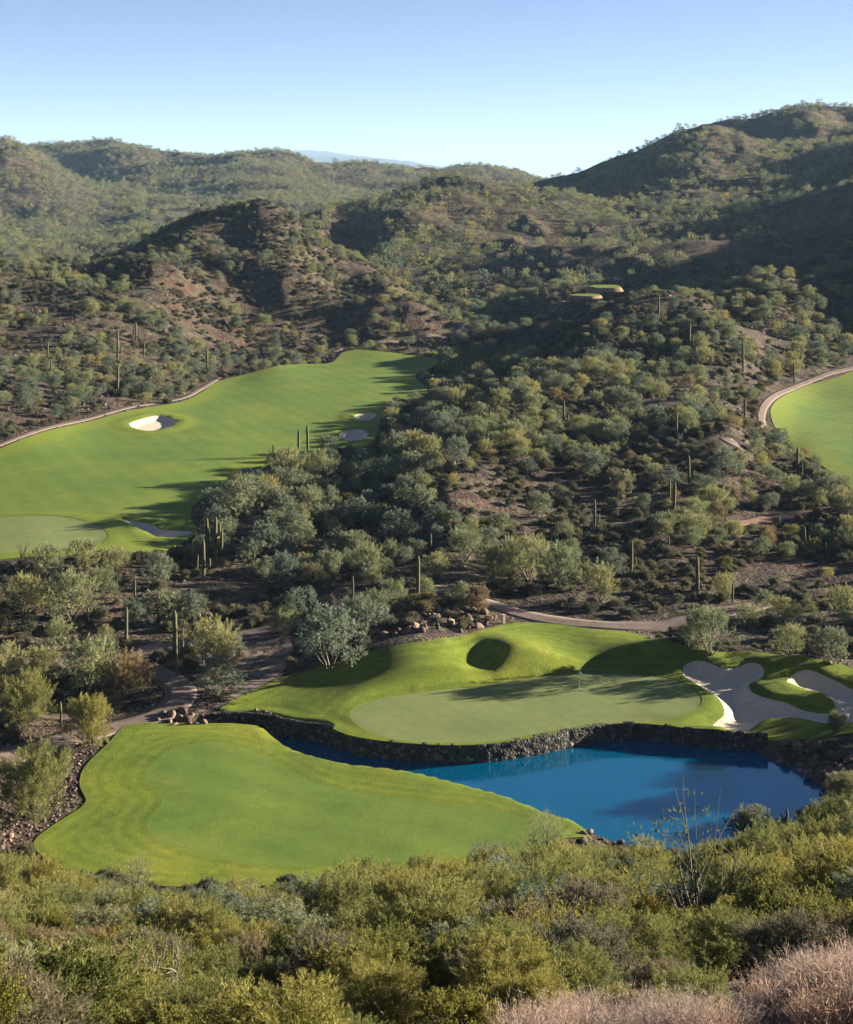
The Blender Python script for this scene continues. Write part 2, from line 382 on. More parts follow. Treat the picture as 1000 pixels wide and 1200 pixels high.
def land(X, Y, pond_in=1.6):
    """finished level of the land; POND_IN: how far the pond's basin reaches in under the turf beyond the wall"""
    X = np.asarray(X, float); Y = np.asarray(Y, float)
    z = terrain0(X, Y)
    do = sdf(oval, X, Y)
    z = z + (1.85 + 0.12 * fbm(X, Y, 12, 2, 71) - z) * sstep(7, 0.0, do)
    z = z + knolls(X, Y)
    dg = sdf(green, X, Y)
    z = z + (2.5 + 0.02 * (Y - 180) + 0.1 * fbm(X, Y, 14, 2, 72) - z) * sstep(2.8, 0.0, dg)
    dw = pdist(wall_ln, X, Y)
    z = z + (ZL - z) * sstep(3.5, 0.4, dw) * sstep(0.5, -0.1, sdf(gc, X, Y))
    z = z + 0.25 * np.exp(-(sdf(lgreen, X, Y) / 2.0) ** 2) * sstep(-0.3, 0.8, sdf(lgreen, X, Y))
    for k, p in enumerate(SANDS):
        d = sdf(p, X, Y)
        z = z + (0.22 if k == 0 else 0.45) * np.exp(-((d - 1.0) / 1.8) ** 2) * sstep(-0.2, 0.6, d)
        z = z - (0.62 if k == 0 else 0.8) * sstep(0.1, -1.8, d)
    dp = sdf(pond, X, Y)
    edge = sstep(2.6, -0.2, dp) if pond_in else None
    zoval = z + (-0.9 - z) * sstep(1.5, -1.1, dp)
    if pond_in:
        z = np.where(do < 6, zoval, z + (-1.3 - z) * sstep(2.2, -1.5, dp))
    else:
        z = np.where(do < 6, zoval, z)
    return z

PATHS = []
def ribbon(px, width, name, label):
    ln = catmull(hit(px, lambda X, Y: terrain0(X, Y)), 1.2, closed=False)
    PATHS.append((ln, width, name, label))
ribbon([(-60, 905), (0, 889), (60, 871), (130, 848), (180, 834), (207, 823), (212, 809), (200, 797), (180, 787), (163, 779), (157, 770), (175, 762), (210, 757), (260, 749), (320, 737), (380, 722), (440, 704), (500, 690), (540, 695), (580, 710), (620, 722), (700, 733), (760, 734), (800, 728), (850, 716), (900, 706)], 3.8, 'cart_path', 'pinkish concrete cart path winding past the pond and behind the raised green')
ribbon([(-60, 768), (0, 772), (50, 776), (110, 774), (152, 769)], 3.2, 'cart_path', 'short straight cart path joining the winding path from the left')
ribbon([(-60, 836), (0, 836), (45, 838), (90, 842), (140, 845)], 2.0, 'cart_path', 'narrow pale path strip joining the cart path beside the oval lawn')
ribbon([(-60, 540), (0, 521), (65, 499), (110, 489), (150, 477.5), (190, 471), (215, 466), (235, 456), (260, 441.5), (300, 431.5), (350, 422.5), (383, 420), (391, 413), (403, 408), (430, 405), (480, 399), (530, 393.5), (590, 385), (624, 374), (646, 367), (690, 351)], 1.6, 'cart_path', 'long cart path following the upper edge of the big left fairway')
ribbon([(1060, 420), (1000, 431), (950, 446), (918, 459), (897, 474), (892, 490), (897, 506)], 2.0, 'cart_path', 'cart path curving round the near edge of the right fairway')
ribbon([(850, 513), (858, 519), (868, 523)], 3.4, 'cart_path', 'small pale patch of path among bushes left of the right fairway')
ribbon([(862, 613), (900, 608), (935, 603), (965, 598)], 3.6, 'dirt_path', 'reddish dirt path across the scrub below the right fairway')

# ------------------------------------------------------------------ materials
def mat(name):
    m = bpy.data.materials.new(name); m.use_nodes = True
    t = m.node_tree; b = t.nodes['Principled BSDF']
    b.inputs['Roughness'].default_value = 0.9
    b.inputs['Specular IOR Level'].default_value = 0.15
    return m, t, b
def N(t, kind, **kw):
    n = t.nodes.new(kind)
    for k, v in kw.items():
        if k in n.inputs: n.inputs[k].default_value = v
        else: setattr(n, k, v)
    return n
def noise(t, vec, scale, detail=4, rough=0.55, out=0):
    n = N(t, 'ShaderNodeTexNoise', Scale=scale, Detail=detail, Roughness=rough)
    t.links.new(vec, n.inputs['Vector'])
    return n.outputs[out]
def ramp(t, fac, stops):
    n = t.nodes.new('ShaderNodeValToRGB')
    e = n.color_ramp.elements
    while len(e) < len(stops): e.new(0.5)
    for el, (p, c) in zip(e, stops):
        el.position = p; el.color = (*c, 1) if len(c) == 3 else c
    t.links.new(fac, n.inputs[0])
    return n.outputs[0]
def mix(t, fac, a, b, blend='MIX'):
    n = t.nodes.new('ShaderNodeMix'); n.data_type = 'RGBA'; n.blend_type = blend
    for s, v in ((n.inputs[0], fac), (n.inputs[6], a), (n.inputs[7], b)):
        if hasattr(v, 'links') or hasattr(v, 'is_linked'): t.links.new(v, s)
        elif isinstance(v, (int, float)): s.default_value = v
        else: s.default_value = (*v, 1)
    return n.outputs[2]
def bump(t, b, h, strength, dist):
    n = N(t, 'ShaderNodeBump', Strength=strength, Distance=dist)
    t.links.new(h, n.inputs['Height']); t.links.new(n.outputs[0], b.inputs['Normal'])
def pos(t): return t.nodes.new('ShaderNodeNewGeometry').outputs['Position']

def m_ground():
    m, t, b = mat('desert_soil'); p = pos(t)
    big = noise(t, p, 0.018, 5, 0.6); mid = noise(t, p, 0.16, 5, 0.65); fine = noise(t, p, 1.6, 4, 0.7)
    soil = ramp(t, mid, [(0.30, (0.030, 0.023, 0.019)), (0.46, (0.058, 0.041, 0.032)), (0.58, (0.092, 0.062, 0.047)), (0.72, (0.165, 0.120, 0.092))])
    huge = noise(t, p, 0.05, 6, 0.75)
    soil = mix(t, 0.8, soil, ramp(t, huge, [(0.36, (0.38, 0.38, 0.40)), (0.62, (1.2, 1.15, 1.1))]), 'MULTIPLY')
    red = ramp(t, big, [(0.52, (0, 0, 0)), (0.70, (0.8, 0.8, 0.8))])
    soil = mix(t, red, soil, mix(t, 0.5, soil, (0.165, 0.080, 0.050)))
    st = ramp(t, fine, [(0.40, (0.45, 0.42, 0.40)), (0.60, (1.15, 1.12, 1.1))])
    soil = mix(t, 0.85, soil, st, 'MULTIPLY')
    # low dry ground cover: grey-green and straw mottling
    gc_ = noise(t, p, 0.42, 5, 0.72)
    cov = ramp(t, gc_, [(0.50, (0, 0, 0)), (0.60, (1, 1, 1))])
    col = mix(t, cov, soil, mix(t, fine, (0.055, 0.055, 0.030), (0.13, 0.115, 0.065)))
    t.links.new(col, b.inputs['Base Color'])
    a = t.nodes.new('ShaderNodeMath'); a.operation = 'ADD'
    t.links.new(fine, a.inputs[0]); t.links.new(gc_, a.inputs[1])
    a2 = t.nodes.new('ShaderNodeMath'); a2.operation = 'MULTIPLY_ADD'; a2.inputs[1].default_value = 5.0
    t.links.new(huge, a2.inputs[0]); t.links.new(a.outputs[0], a2.inputs[2])
    bump(t, b, a2.outputs[0], 1.0, 0.55)
    return m
def m_grass(name, a, b_, c, cover, bs, bd, mow=0.10, lane=1.6):
    m, t, b = mat(name); p = pos(t)
    big = noise(t, p, 0.07, 4, 0.6); mid = noise(t, p, 0.7, 4, 0.6); fine = noise(t, p, 6.5, 4, 0.75)
    col = ramp(t, big, [(0.32, a), (0.52, b_), (0.70, c)])
    v = ramp(t, mid, [(0.3, (0.72, 0.75, 0.7)), (0.7, (1.22, 1.16, 1.1))])
    col = mix(t, cover, col, v, 'MULTIPLY')
    v2 = ramp(t, fine, [(0.3, (0.6, 0.65, 0.6)), (0.7, (1.3, 1.25, 1.2))])
    col = mix(t, cover, col, v2, 'MULTIPLY')
    at = t.nodes.new('ShaderNodeAttribute'); at.attribute_name = 'edge'
    wob = t.nodes.new('ShaderNodeMath'); wob.operation = 'MULTIPLY_ADD'; wob.inputs[1].default_value = 1.5
    t.links.new(mid, wob.inputs[0]); t.links.new(at.outputs['Fac'], wob.inputs[2])
    fr = t.nodes.new('ShaderNodeMath'); fr.operation = 'MULTIPLY'; fr.inputs[1].default_value = 6.2832 / lane; t.links.new(wob.outputs[0], fr.inputs[0])
    sn = t.nodes.new('ShaderNodeMath'); sn.operation = 'SINE'; t.links.new(fr.outputs[0], sn.inputs[0])
    mv = t.nodes.new('ShaderNodeMath'); mv.operation = 'MULTIPLY_ADD'; mv.inputs[1].default_value = mow; mv.inputs[2].default_value = 1.0; t.links.new(sn.outputs[0], mv.inputs[0])
    gray = t.nodes.new('ShaderNodeCombineColor')
    for s_ in range(3): t.links.new(mv.outputs[0], gray.inputs[s_])
    col = mix(t, 1.0, col, gray.outputs[0], 'MULTIPLY')
    rim = t.nodes.new('ShaderNodeAttribute'); rim.attribute_name = 'rim'
    col = mix(t, rim.outputs['Fac'], col, mix(t, mid, (0.105, 0.15, 0.015), (0.18, 0.20, 0.02)))
    dry = ramp(t, noise(t, p, 0.23, 5, 0.7), [(0.58, (0, 0, 0)), (0.74, (1, 1, 1))])
    col = mix(t, mix(t, 0.45, (0, 0, 0), dry), col, (0.21, 0.18, 0.045))
    t.links.new(col, b.inputs['Base Color'])
    b.inputs['Sheen Weight'].default_value = 0.0
    ad = t.nodes.new('ShaderNodeMath'); ad.operation = 'MULTIPLY_ADD'; ad.inputs[1].default_value = 0.55
    t.links.new(mid, ad.inputs[0]); t.links.new(fine, ad.inputs[2])
    bump(t, b, ad.outputs[0], bs, bd)
    return m
def m_plain(name, a, c, scale, bs=0.4, bd=0.05, rough=0.9):
    m, t, b = mat(name); p = pos(t)
    n1 = noise(t, p, scale, 5, 0.65)
    t.links.new(ramp(t, n1, [(0.3, a), (0.7, c)]), b.inputs['Base Color'])
    b.inputs['Roughness'].default_value = rough
    if name == 'bunker_sand':                                # rake lines
        wv = N(t, 'ShaderNodeTexWave', Scale=1.6, Distortion=5.0, Detail=2.0); t.links.new(p, wv.inputs['Vector'])
        ad = t.nodes.new('ShaderNodeMath'); ad.operation = 'MULTIPLY_ADD'; ad.inputs[1].default_value = 0.35
        t.links.new(wv.outputs['Fac'], ad.inputs[0]); t.links.new(n1, ad.inputs[2]); n1 = ad.outputs[0]
    if bs: bump(t, b, n1, bs, bd)
    return m
M = {}
M['ground'] = m_ground()
M['rough'] = m_grass('rough_turf', (0.086, 0.130, 0.014), (0.130, 0.172, 0.016), (0.190, 0.205, 0.020), 0.7, 0.85, 0.27)
M['fairway'] = m_grass('fairway_turf', (0.088, 0.148, 0.023), (0.111, 0.166, 0.025), (0.143, 0.183, 0.026), 0.45, 0.40, 0.16, 0.05, 5.5)
M['green'] = m_grass('green_turf', (0.135, 0.168, 0.058), (0.152, 0.182, 0.064), (0.170, 0.192, 0.068), 0.35, 0.15, 0.06, 0.03, 2.2)
M['sand'] = m_plain('bunker_sand', (0.45, 0.37, 0.275), (0.57, 0.48, 0.36), 1.6, 0.6, 0.16)
M['path'] = m_plain('path_concrete', (0.110, 0.082, 0.067), (0.175, 0.130, 0.106), 0.45, 0.1, 0.02)
def path_marks():
    t = M['path'].node_tree; b = t.nodes['Principled BSDF']; src = b.inputs['Base Color'].links[0].from_socket
    a1 = t.nodes.new('ShaderNodeAttribute'); a1.attribute_name = 'edge'; a2 = t.nodes.new('ShaderNodeAttribute'); a2.attribute_name = 'cross'
    fr = t.nodes.new('ShaderNodeMath'); fr.operation = 'PINGPONG'; fr.inputs[1].default_value = 2.0; t.links.new(a1.outputs['Fac'], fr.inputs[0])
    j = ramp(t, fr.outputs[0], [(0.0, (0.45, 0.42, 0.40)), (0.07, (1, 1, 1))])
    c = mix(t, 0.8, src, j, 'MULTIPLY')
    e = ramp(t, a2.outputs['Fac'], [(0.86, (0, 0, 0)), (0.90, (1, 1, 1))])
    c = mix(t, e, c, (0.19, 0.15, 0.12))
    t.links.new(c, b.inputs['Base Color'])
path_marks()
M['dirt'] = m_plain('red_dirt', (0.16, 0.09, 0.06), (0.26, 0.15, 0.10), 0.9, 0.5, 0.1)
M['wash'] = m_plain('bare_dirt', (0.12, 0.092, 0.075), (0.19, 0.15, 0.125), 0.35, 0.5, 0.15)
M['tee_bank'] = m_plain('tee_bank', (0.13, 0.10, 0.05), (0.20, 0.15, 0.08), 0.8)
def m_water():
    m, t, b = mat('pond_water'); p = pos(t)
    n1 = noise(t, p, 0.05, 3, 0.5)
    t.links.new(ramp(t, n1, [(0.3, (0.0, 0.062, 0.130)), (0.7, (0.0, 0.072, 0.150))]), b.inputs['Base Color'])
    b.inputs['Roughness'].default_value = 0.11
    b.inputs['Specular IOR Level'].default_value = 0.85
    b.inputs['Specular Tint'].default_value = (0.16, 0.78, 1.0, 1)
    b.inputs['IOR'].default_value = 1.8
    n2 = noise(t, p, 1.1, 3, 0.5)
    bump(t, b, n2, 0.06, 0.05)
    return m
M['water'] = m_water()
def m_stone(name='wall_stone', sc=2.6):
    m, t, b = mat(name); p = pos(t)
    v = N(t, 'ShaderNodeTexVoronoi', Scale=sc); t.links.new(p, v.inputs['Vector'])
    e = N(t, 'ShaderNodeTexVoronoi', Scale=sc, feature='DISTANCE_TO_EDGE'); t.links.new(p, e.inputs['Vector'])
    sep = t.nodes.new('ShaderNodeSeparateColor'); t.links.new(v.outputs['Color'], sep.inputs[0])
    col = ramp(t, sep.outputs[0], [(0.0, (0.03, 0.027, 0.024)), (0.40, (0.065, 0.055, 0.045)), (0.85, (0.10, 0.085, 0.07)), (1.0, (0.21, 0.18, 0.15))])
    joint = ramp(t, e.outputs['Distance'], [(0.0, (0.08, 0.08, 0.08)), (0.10, (1, 1, 1))])
    col = mix(t, 0.9, col, joint, 'MULTIPLY')
    t.links.new(col, b.inputs['Base Color'])
    bump(t, b, e.outputs['Distance'], 1.0, 0.25)
    return m
M['stone'] = m_stone()
def m_rock():
    m, t, b = mat('desert_rock'); p = pos(t)
    n1 = noise(t, p, 1.8, 5, 0.65)
    oi = t.nodes.new('ShaderNodeObjectInfo')
    c1 = ramp(t, n1, [(0.3, (0.07, 0.055, 0.045)), (0.7, (0.22, 0.17, 0.14))])
    c2 = ramp(t, oi.outputs['Random'], [(0.0, (0.55, 0.5, 0.5)), (0.8, (1.1, 1.0, 0.95)), (1.0, (1.9, 1.7, 1.5))])
    t.links.new(mix(t, 1.0, c1, c2, 'MULTIPLY'), b.inputs['Base Color'])
    bump(t, b, n1, 0.9, 0.15)
    return m
M['rock'] = m_rock()

# ------------------------------------------------------------------ the ground: one sheet from behind the viewer to the far mountains
def build_ground():
    s = np.concatenate([np.linspace(-1.6, -0.34, 70, endpoint=False), np.linspace(-0.34, 0.34, 640), np.linspace(0.34, 1.6, 71)[1:]])
    Yr = np.concatenate([np.linspace(-28, 4, 20, endpoint=False), np.exp(np.linspace(math.log(4), math.log(130), 220, endpoint=False)),
                         np.linspace(130, 330, 330, endpoint=False), np.exp(np.linspace(math.log(330), math.log(3000), 480, endpoint=False)), np.exp(np.linspace(math.log(3000), math.log(38000), 120))])
    SS, YY = np.meshgrid(s, Yr, indexing='ij')
    # near rows fan out from a point behind the viewer, so that the hillside is covered on both sides
    XX = SS * (YY + 30.0)
    Z = np.empty(XX.shape)
    for i in range(0, len(s), 60):
        x, y = XX[i:i + 60], YY[i:i + 60]
        z = land(x, y)
        g = np.full(x.shape, 1e3)
        for p in LAWNS + SANDS[:1] + [far_lawn]: g = np.minimum(g, sdf(p, x, y, pad=6))
        dpd = np.full(x.shape, 1e3)
        for ln, wd, _n, _l in PATHS: dpd = np.minimum(dpd, pdist(ln, x, y, pad=6) - wd / 2)
        z = z - 0.9 * sstep(0.3, -1.6, g) - 0.25 * sstep(0.1, -0.8, dpd)
        Z[i:i + 60] = z
    n, k = XX.shape
    V = np.stack([XX.ravel(), YY.ravel(), Z.ravel()], 1)
    a = (np.arange(n - 1)[:, None] * k + np.arange(k - 1)).ravel()
    F = np.stack([a, a + k, a + k + 1, a + 1], 1)
    me = mesh_np('ground', V, F, [M['ground']], smooth=True)
    return tag(obj('ground', me), 'reddish brown desert ground of rocky hills and flats', kind='structure')
build_ground()

def tri_region(outer, holes, spacing):
    """triangles of a plan region: boundary points plus a jittered lattice inside"""
    lo, hi = outer.min(0), outer.max(0)
    gx, gy = np.meshgrid(np.arange(lo[0], hi[0], spacing), np.arange(lo[1], hi[1], spacing * 0.9), indexing='ij')
    gx = gx + (np.arange(gx.shape[1]) % 2)[None] * spacing / 2
    d = sdf(outer, gx, gy, pad=1)
    keep = d < -spacing * 0.45
    for h in holes: keep &= sdf(h, gx, gy, pad=spacing + 1) > spacing * 0.45
    pts = [outer] + list(holes) + [np.stack([gx[keep], gy[keep]], 1)]
    edges = []; o = 0
    for p in [outer] + list(holes):
        edges += [(o + i, o + (i + 1) % len(p)) for i in range(len(p))]; o += len(p)
    P = np.concatenate(pts)
    c0 = P.mean(0)
    vs, es, fs, _, _, _ = delaunay_2d_cdt([Vector(p - c0) for p in P], edges, [], 0, 1e-4)
    V = np.array([(v[0], v[1]) for v in vs]) + c0
    T = np.array([f for f in fs if len(f) == 3])
    cen = V[T].mean(1)
    k = sdf(outer, cen[:, 0], cen[:, 1], pad=1) < 0
    for h in holes: k &= sdf(h, cen[:, 0], cen[:, 1], pad=1) > 0
    T = T[k]
    q = V[T]; area = (q[:, 1, 0] - q[:, 0, 0]) * (q[:, 2, 1] - q[:, 0, 1]) - (q[:, 1, 1] - q[:, 0, 1]) * (q[:, 2, 0] - q[:, 0, 0])
    T[area < 0] = T[area < 0][:, ::-1]
    return V, T

def sheet(name, label, outer, holes, spacing, lift, material, fn=None, skirt=0.6, mowdir=None):
    V, T = tri_region(outer, holes, spacing)
    fn = fn or (lambda X, Y: land(X, Y, 0))
    Z = fn(V[:, 0], V[:, 1]) + lift
    V3 = np.column_stack([V, Z])
    # skirts hang from every boundary edge
    ed = np.concatenate([T[:, [0, 1]], T[:, [1, 2]], T[:, [2, 0]]])
    key = np.sort(ed, 1); _, inv, cnt = np.unique(key[:, 0] * 10_000_000 + key[:, 1], return_inverse=True, return_counts=True)
    bd = ed[cnt[inv] == 1]
    u = np.unique(bd); mp = {a: i + len(V3) for i, a in enumerate(u)}; nu = len(u)
    low = V3[u].copy(); low[:, 2] -= skirt
    Q = np.array([(mp[b], mp[a], mp[a] + nu, mp[b] + nu) for a, b in bd])
    sm = np.concatenate([np.ones(len(T), bool), np.zeros(len(Q), bool)])
    me = mesh_np(name, np.concatenate([V3, V3[u], low]), [T, Q], [material], smooth=sm)
    dd = -sdf(outer, V[:, 0], V[:, 1])
    for h in holes: dd = np.minimum(dd, np.abs(sdf(h, V[:, 0], V[:, 1], pad=60)))
    rm = sstep(7.0, 3.5, dd + 1.6 * vnoise(V[:, 0] / 9, V[:, 1] / 9, 4)) * (0.75 if outer is left_lawn or outer is right_lawn else 0)
    me.attributes.new('rim', 'FLOAT', 'POINT').data.foreach_set('value', np.concatenate([rm, rm[u], rm[u]]).astype(np.float32))
    if mowdir is not None: dd = V @ np.array(mowdir)
    me.attributes.new('edge', 'FLOAT', 'POINT').data.foreach_set('value', np.concatenate([dd, dd[u], dd[u]]).astype(np.float32))
    return tag(obj(name, me), label, kind='structure')

def inset(poly, d):
    e = np.roll(poly, -1, 0) - np.roll(poly, 1, 0)
    n = np.stack([e[:, 1], -e[:, 0]], 1) / (np.linalg.norm(e, axis=1, keepdims=True) + 1e-9)
    A = 0.5 * np.sum(poly[:, 0] * np.roll(poly[:, 1], -1) - np.roll(poly[:, 0], -1) * poly[:, 1])
    return poly - n * d * (1 if A > 0 else -1)

# oval approach lawn: it rolls over towards the water
ov = oval.copy()
dpo = sdf(pond, ov[:, 0], ov[:, 1])
ov_out = inset(oval, -1.9)
ov = np.where((dpo < 4.5)[:, None] & (ov[:, 1] < 171)[:, None], ov_out, ov)
ov = catmull(ov[::3], 0.8)
sheet('rough_lawn', 'yellow-green rough turf ringing the oval lawn beside the pond', ov, [oval_in], 0.9, 0.10, M['rough'])
sheet('fairway_lawn', 'smooth green mown oval in the middle of the near lawn', oval_in, [], 1.0, 0.097, M['fairway'], mowdir=(.5, .87))
sheet('rough_lawn', 'shaggy mounded turf around the raised putting green', gc, [green, sand_a], 0.7, 0.10, M['rough'])
sheet('green_lawn', 'smooth pale putting green with the flag above the stone wall', green, [], 0.9, 0.07, M['green'], mowdir=(.8, .6))
sheet('bunker_ground', 'big branching shaded sand bunker right of the putting green', sand_a, [], 0.6, 0.02, M['sand'])
left_cut = inset(left_lawn, 5.0)
sheet('fairway_lawn', 'long sunlit left fairway with tree shadows across it', left_lawn, [lgreen, bl1, bl2, bl3, bl4], 2.0, 0.10, M['fairway'], mowdir=(.9, .44))
sheet('green_lawn', 'smooth pale putting green at the near end of the left fairway', lgreen, [], 1.4, 0.07, M['green'])
sheet('bunker_ground', 'bright sand bunker half in shade near the upper edge of the left fairway', bl1, [], 0.8, 0.02, M['sand'])
sheet('bunker_ground', 'shaded sand bunker beside the far putting green of the left fairway', bl2, [], 0.8, 0.02, M['sand'])
sheet('bunker_ground', 'small sand bunker higher up the right edge of the left fairway', bl3, [], 0.8, 0.02, M['sand'])
sheet('bunker_ground', 'sand bunker at the right edge of the left fairway close to two tall cacti', bl4, [], 0.8, 0.02, M['sand'])
sheet('fairway_lawn', 'bright sunlit fairway cut off by the right edge of the photo', right_lawn, [], 2.0, 0.10, M['fairway'], mowdir=(.9, .44))
sheet('tee_lawn', 'small far lime green lawn beyond the end of the left fairway', far_lawn, [], 1.5, 0.4, M['rough'], skirt=1.5)
for ln, wd, nm, lb in PATHS:
    tg = np.gradient(ln, axis=0); nn = np.stack([-tg[:, 1], tg[:, 0]], 1) / np.linalg.norm(tg, axis=1, keepdims=True)
    off = [-wd / 2 - .0, -wd / 4, 0, wd / 4, wd / 2]
    V = []; 
    for o_ in [off[0]] + off + [off[-1]]: V.append(ln + nn * o_)
    n = len(ln); V = np.concatenate(V)
    Z = land(V[:, 0], V[:, 1], 0) + (0.06 if nm == 'cart_path' else 0.04)
    Z[:n] -= 0.4; Z[-n:] -= 0.4
    F = []
    for r in range(6):
        a = r * n + np.arange(n - 1)
        F.append(np.stack([a + n, a, a + 1, a + n + 1], 1))
    me = mesh_np(nm, np.column_stack([V, Z]), np.concatenate(F)[:, ::-1], [M['path'] if nm == 'cart_path' else M['dirt']])
    run = np.concatenate([[0], np.cumsum(np.linalg.norm(np.diff(ln, axis=0), axis=1))])
    me.attributes.new('edge', 'FLOAT', 'POINT').data.foreach_set('value', np.tile(run, 7).astype(np.float32))
    me.attributes.new('cross', 'FLOAT', 'POINT').data.foreach_set('value', np.repeat([1, 1, .5, 0, .5, 1, 1], n).astype(np.float32))
    tag(obj(nm, me), lb, kind='structure')
# far tee platforms
def platform(px, name, label, Y, z, drop):
    px = np.asarray(px, float)
    P = catmull(np.stack([(px[:, 0] - 500) / FPX * Y, np.full(len(px), float(Y))], 1) * [1, 0] + np.stack([np.zeros(len(px)), Y + (px[:, 1].mean() - px[:, 1]) * 2.2], 1), 0.8)
    V, T = tri_region(P, [], 1.6)
    n = len(V); V3 = np.column_stack([V, np.full(n, z)])
    m = len(P)
    ring = np.arange(m); low = np.column_stack([inset(P, -drop * 0.7), np.full(m, z - drop)])
    top = np.column_stack([P, np.full(m, z)])
    Q = np.stack([n + ring, n + m + ring, n + m + (ring + 1) % m, n + (ring + 1) % m], 1)
    me = mesh_np(name, np.concatenate([V3, top, low]), [T, Q], [M['rough'], M['tee_bank']], mi=[0] * len(T) + [1] * m)
    tag(obj(name, me), label, kind='structure')
zt = base_h(np.array([77.]), np.array([655.]))[0]
platform([(692, 336), (700, 332), (724, 332), (727, 336), (722, 340), (700, 340)], 'tee_lawn', 'raised far lime green tee lawn with a bare earth bank', 665, CAMZ - (335.5 - HZ) / FPX * 665, 1.7)
platform([(668, 346), (680, 343), (700, 343), (703, 347), (690, 349)], 'tee_lawn', 'thin far lime green tee strip just below the raised tee', 640, CAMZ - (345.5 - HZ) / FPX * 640, 1.1)

wash = catmull(hit([(232, 762), (266, 752), (322, 744), (344, 758), (332, 786), (295, 810), (262, 829), (240, 834), (229, 822), (230, 806), (236, 790), (228, 774)], lambda X, Y: terrain0(X, Y)), 1.0)
sheet('dirt_ground', 'smooth bare grey-brown dirt between the cart path and the turf mound', wash, [], 1.2, 0.0, M['wash'], skirt=0.25)
# pond
V, T = tri_region(inset(pond, -3.0)[::2], [], 6.0)
tag(obj('pond_water', mesh_np('pond_water', np.column_stack([V, np.full(len(V), WZ)]), T, [M['water']])), 'still deep blue pond between the oval lawn and the stone wall', kind='structure')
# retaining wall
def build_wall():
    ln = catmull(np.concatenate([wall_ln[::6], gc_right[1:3]]), 0.22, closed=False)
    tg = np.gradient(ln, axis=0); nn = np.stack([tg[:, 1], -tg[:, 0]], 1) / np.linalg.norm(tg, axis=1, keepdims=True)
    zs = np.linspace(-1.3, ZL + 0.06, 17); n = len(ln); V = []
    cols = [(-0.55, zs[-1] + 0.0)] + [(0.12, z) for z in zs[::-1]]
    cum = np.concatenate([[0], np.cumsum(np.linalg.norm(np.diff(ln, axis=0), axis=1))])
    for j, (o_, z) in enumerate(cols):
        dz = 0.10 * fbm(cum, np.full(n, z * 1.4), 0.55, 2, 91) if j > 0 else 0
        P = ln + nn * (o_ + dz * (1 if j > 0 else 0) + (ZL - z) * 0.06)[:, None] if j > 0 else ln + nn * o_
        V.append(np.column_stack([P, np.full(n, z) + (0.07 * vnoise(cum * 1.3, cum * 0 + 5, 92) if j <= 1 else 0)]))
    V = np.concatenate(V); F = []
    for r in range(len(cols) - 1):
        a = r * n + np.arange(n - 1)
        F.append(np.stack([a, a + n, a + n + 1, a + 1], 1))
    me = mesh_np('stone_wall', V, np.concatenate(F), [M['stone']], smooth=False)
    o = obj('stone_wall', me)
    tag(o, 'long curved retaining wall of rough stones between putting green and pond', 'wall')
build_wall()

# ------------------------------------------------------------------ foliage and wood materials
def m_leaf(name, dark, lightc, trans=0.35, tcol=None):
    m = bpy.data.materials.new(name); m.use_nodes = True
    t = m.node_tree
    for n in list(t.nodes):
        if n.type == 'BSDF_PRINCIPLED': t.nodes.remove(n)
    out = [n for n in t.nodes if n.type == 'OUTPUT_MATERIAL'][0]
    at = t.nodes.new('ShaderNodeAttribute'); at.attribute_name = 'tint'
    oi = t.nodes.new('ShaderNodeObjectInfo')
    c = mix(t, at.outputs['Fac'], dark, lightc)
    v = ramp(t, oi.outputs['Random'], [(0.0, (0.68, 0.78, 0.84)), (0.35, (0.92, 0.96, 0.97)), (0.7, (1.06, 1.03, 0.95)), (0.93, (1.16, 1.08, 0.90)), (1.0, (1.30, 1.12, 0.85))])
    c = mix(t, 1.0, c, v, 'MULTIPLY')
    d = t.nodes.new('ShaderNodeBsdfDiffuse'); tr = t.nodes.new('ShaderNodeBsdfTranslucent'); mx = t.nodes.new('ShaderNodeMixShader')
    t.links.new(c, d.inputs[0]); t.links.new(c, tr.inputs[0]); mx.inputs[0].default_value = trans
    t.links.new(d.outputs[0], mx.inputs[1]); t.links.new(tr.outputs[0], mx.inputs[2]); t.links.new(mx.outputs[0], out.inputs[0])
    return m
M['palo'] = m_leaf('palo_verde_leaf', (0.140, 0.148, 0.068), (0.335, 0.335, 0.170))
M['palo_near'] = m_leaf('palo_verde_twig', (0.112, 0.118, 0.034), (0.300, 0.285, 0.102))
M['iron'] = m_leaf('ironwood_leaf', (0.098, 0.118, 0.078), (0.235, 0.260, 0.175))
M['creo'] = m_leaf('creosote_leaf', (0.085, 0.092, 0.026), (0.235, 0.222, 0.065))
M['dry'] = m_leaf('dry_twig', (0.125, 0.102, 0.062), (0.255, 0.212, 0.132))
M['burs'] = m_leaf('bursage_leaf', (0.085, 0.080, 0.050), (0.20, 0.19, 0.125))
M['pink'] = m_leaf('dry_stalk', (0.20, 0.140, 0.118), (0.48, 0.36, 0.30))
M['bark'] = m_plain('bark', (0.075, 0.065, 0.045), (0.16, 0.145, 0.10), 6.0, 0.6, 0.02)
M['pale_bark'] = m_plain('pale_bark', (0.20, 0.17, 0.13), (0.36, 0.31, 0.25), 6.0, 0.5, 0.02)
def m_cactus():
    m, t, b = mat('cactus_skin'); p = pos(t)
    n1 = noise(t, p, 3.0, 4, 0.6)
    t.links.new(ramp(t, n1, [(0.3, (0.060, 0.064, 0.032)), (0.7, (0.115, 0.105, 0.058))]), b.inputs['Base Color'])
    return m
M['cactus'] = m_cactus()

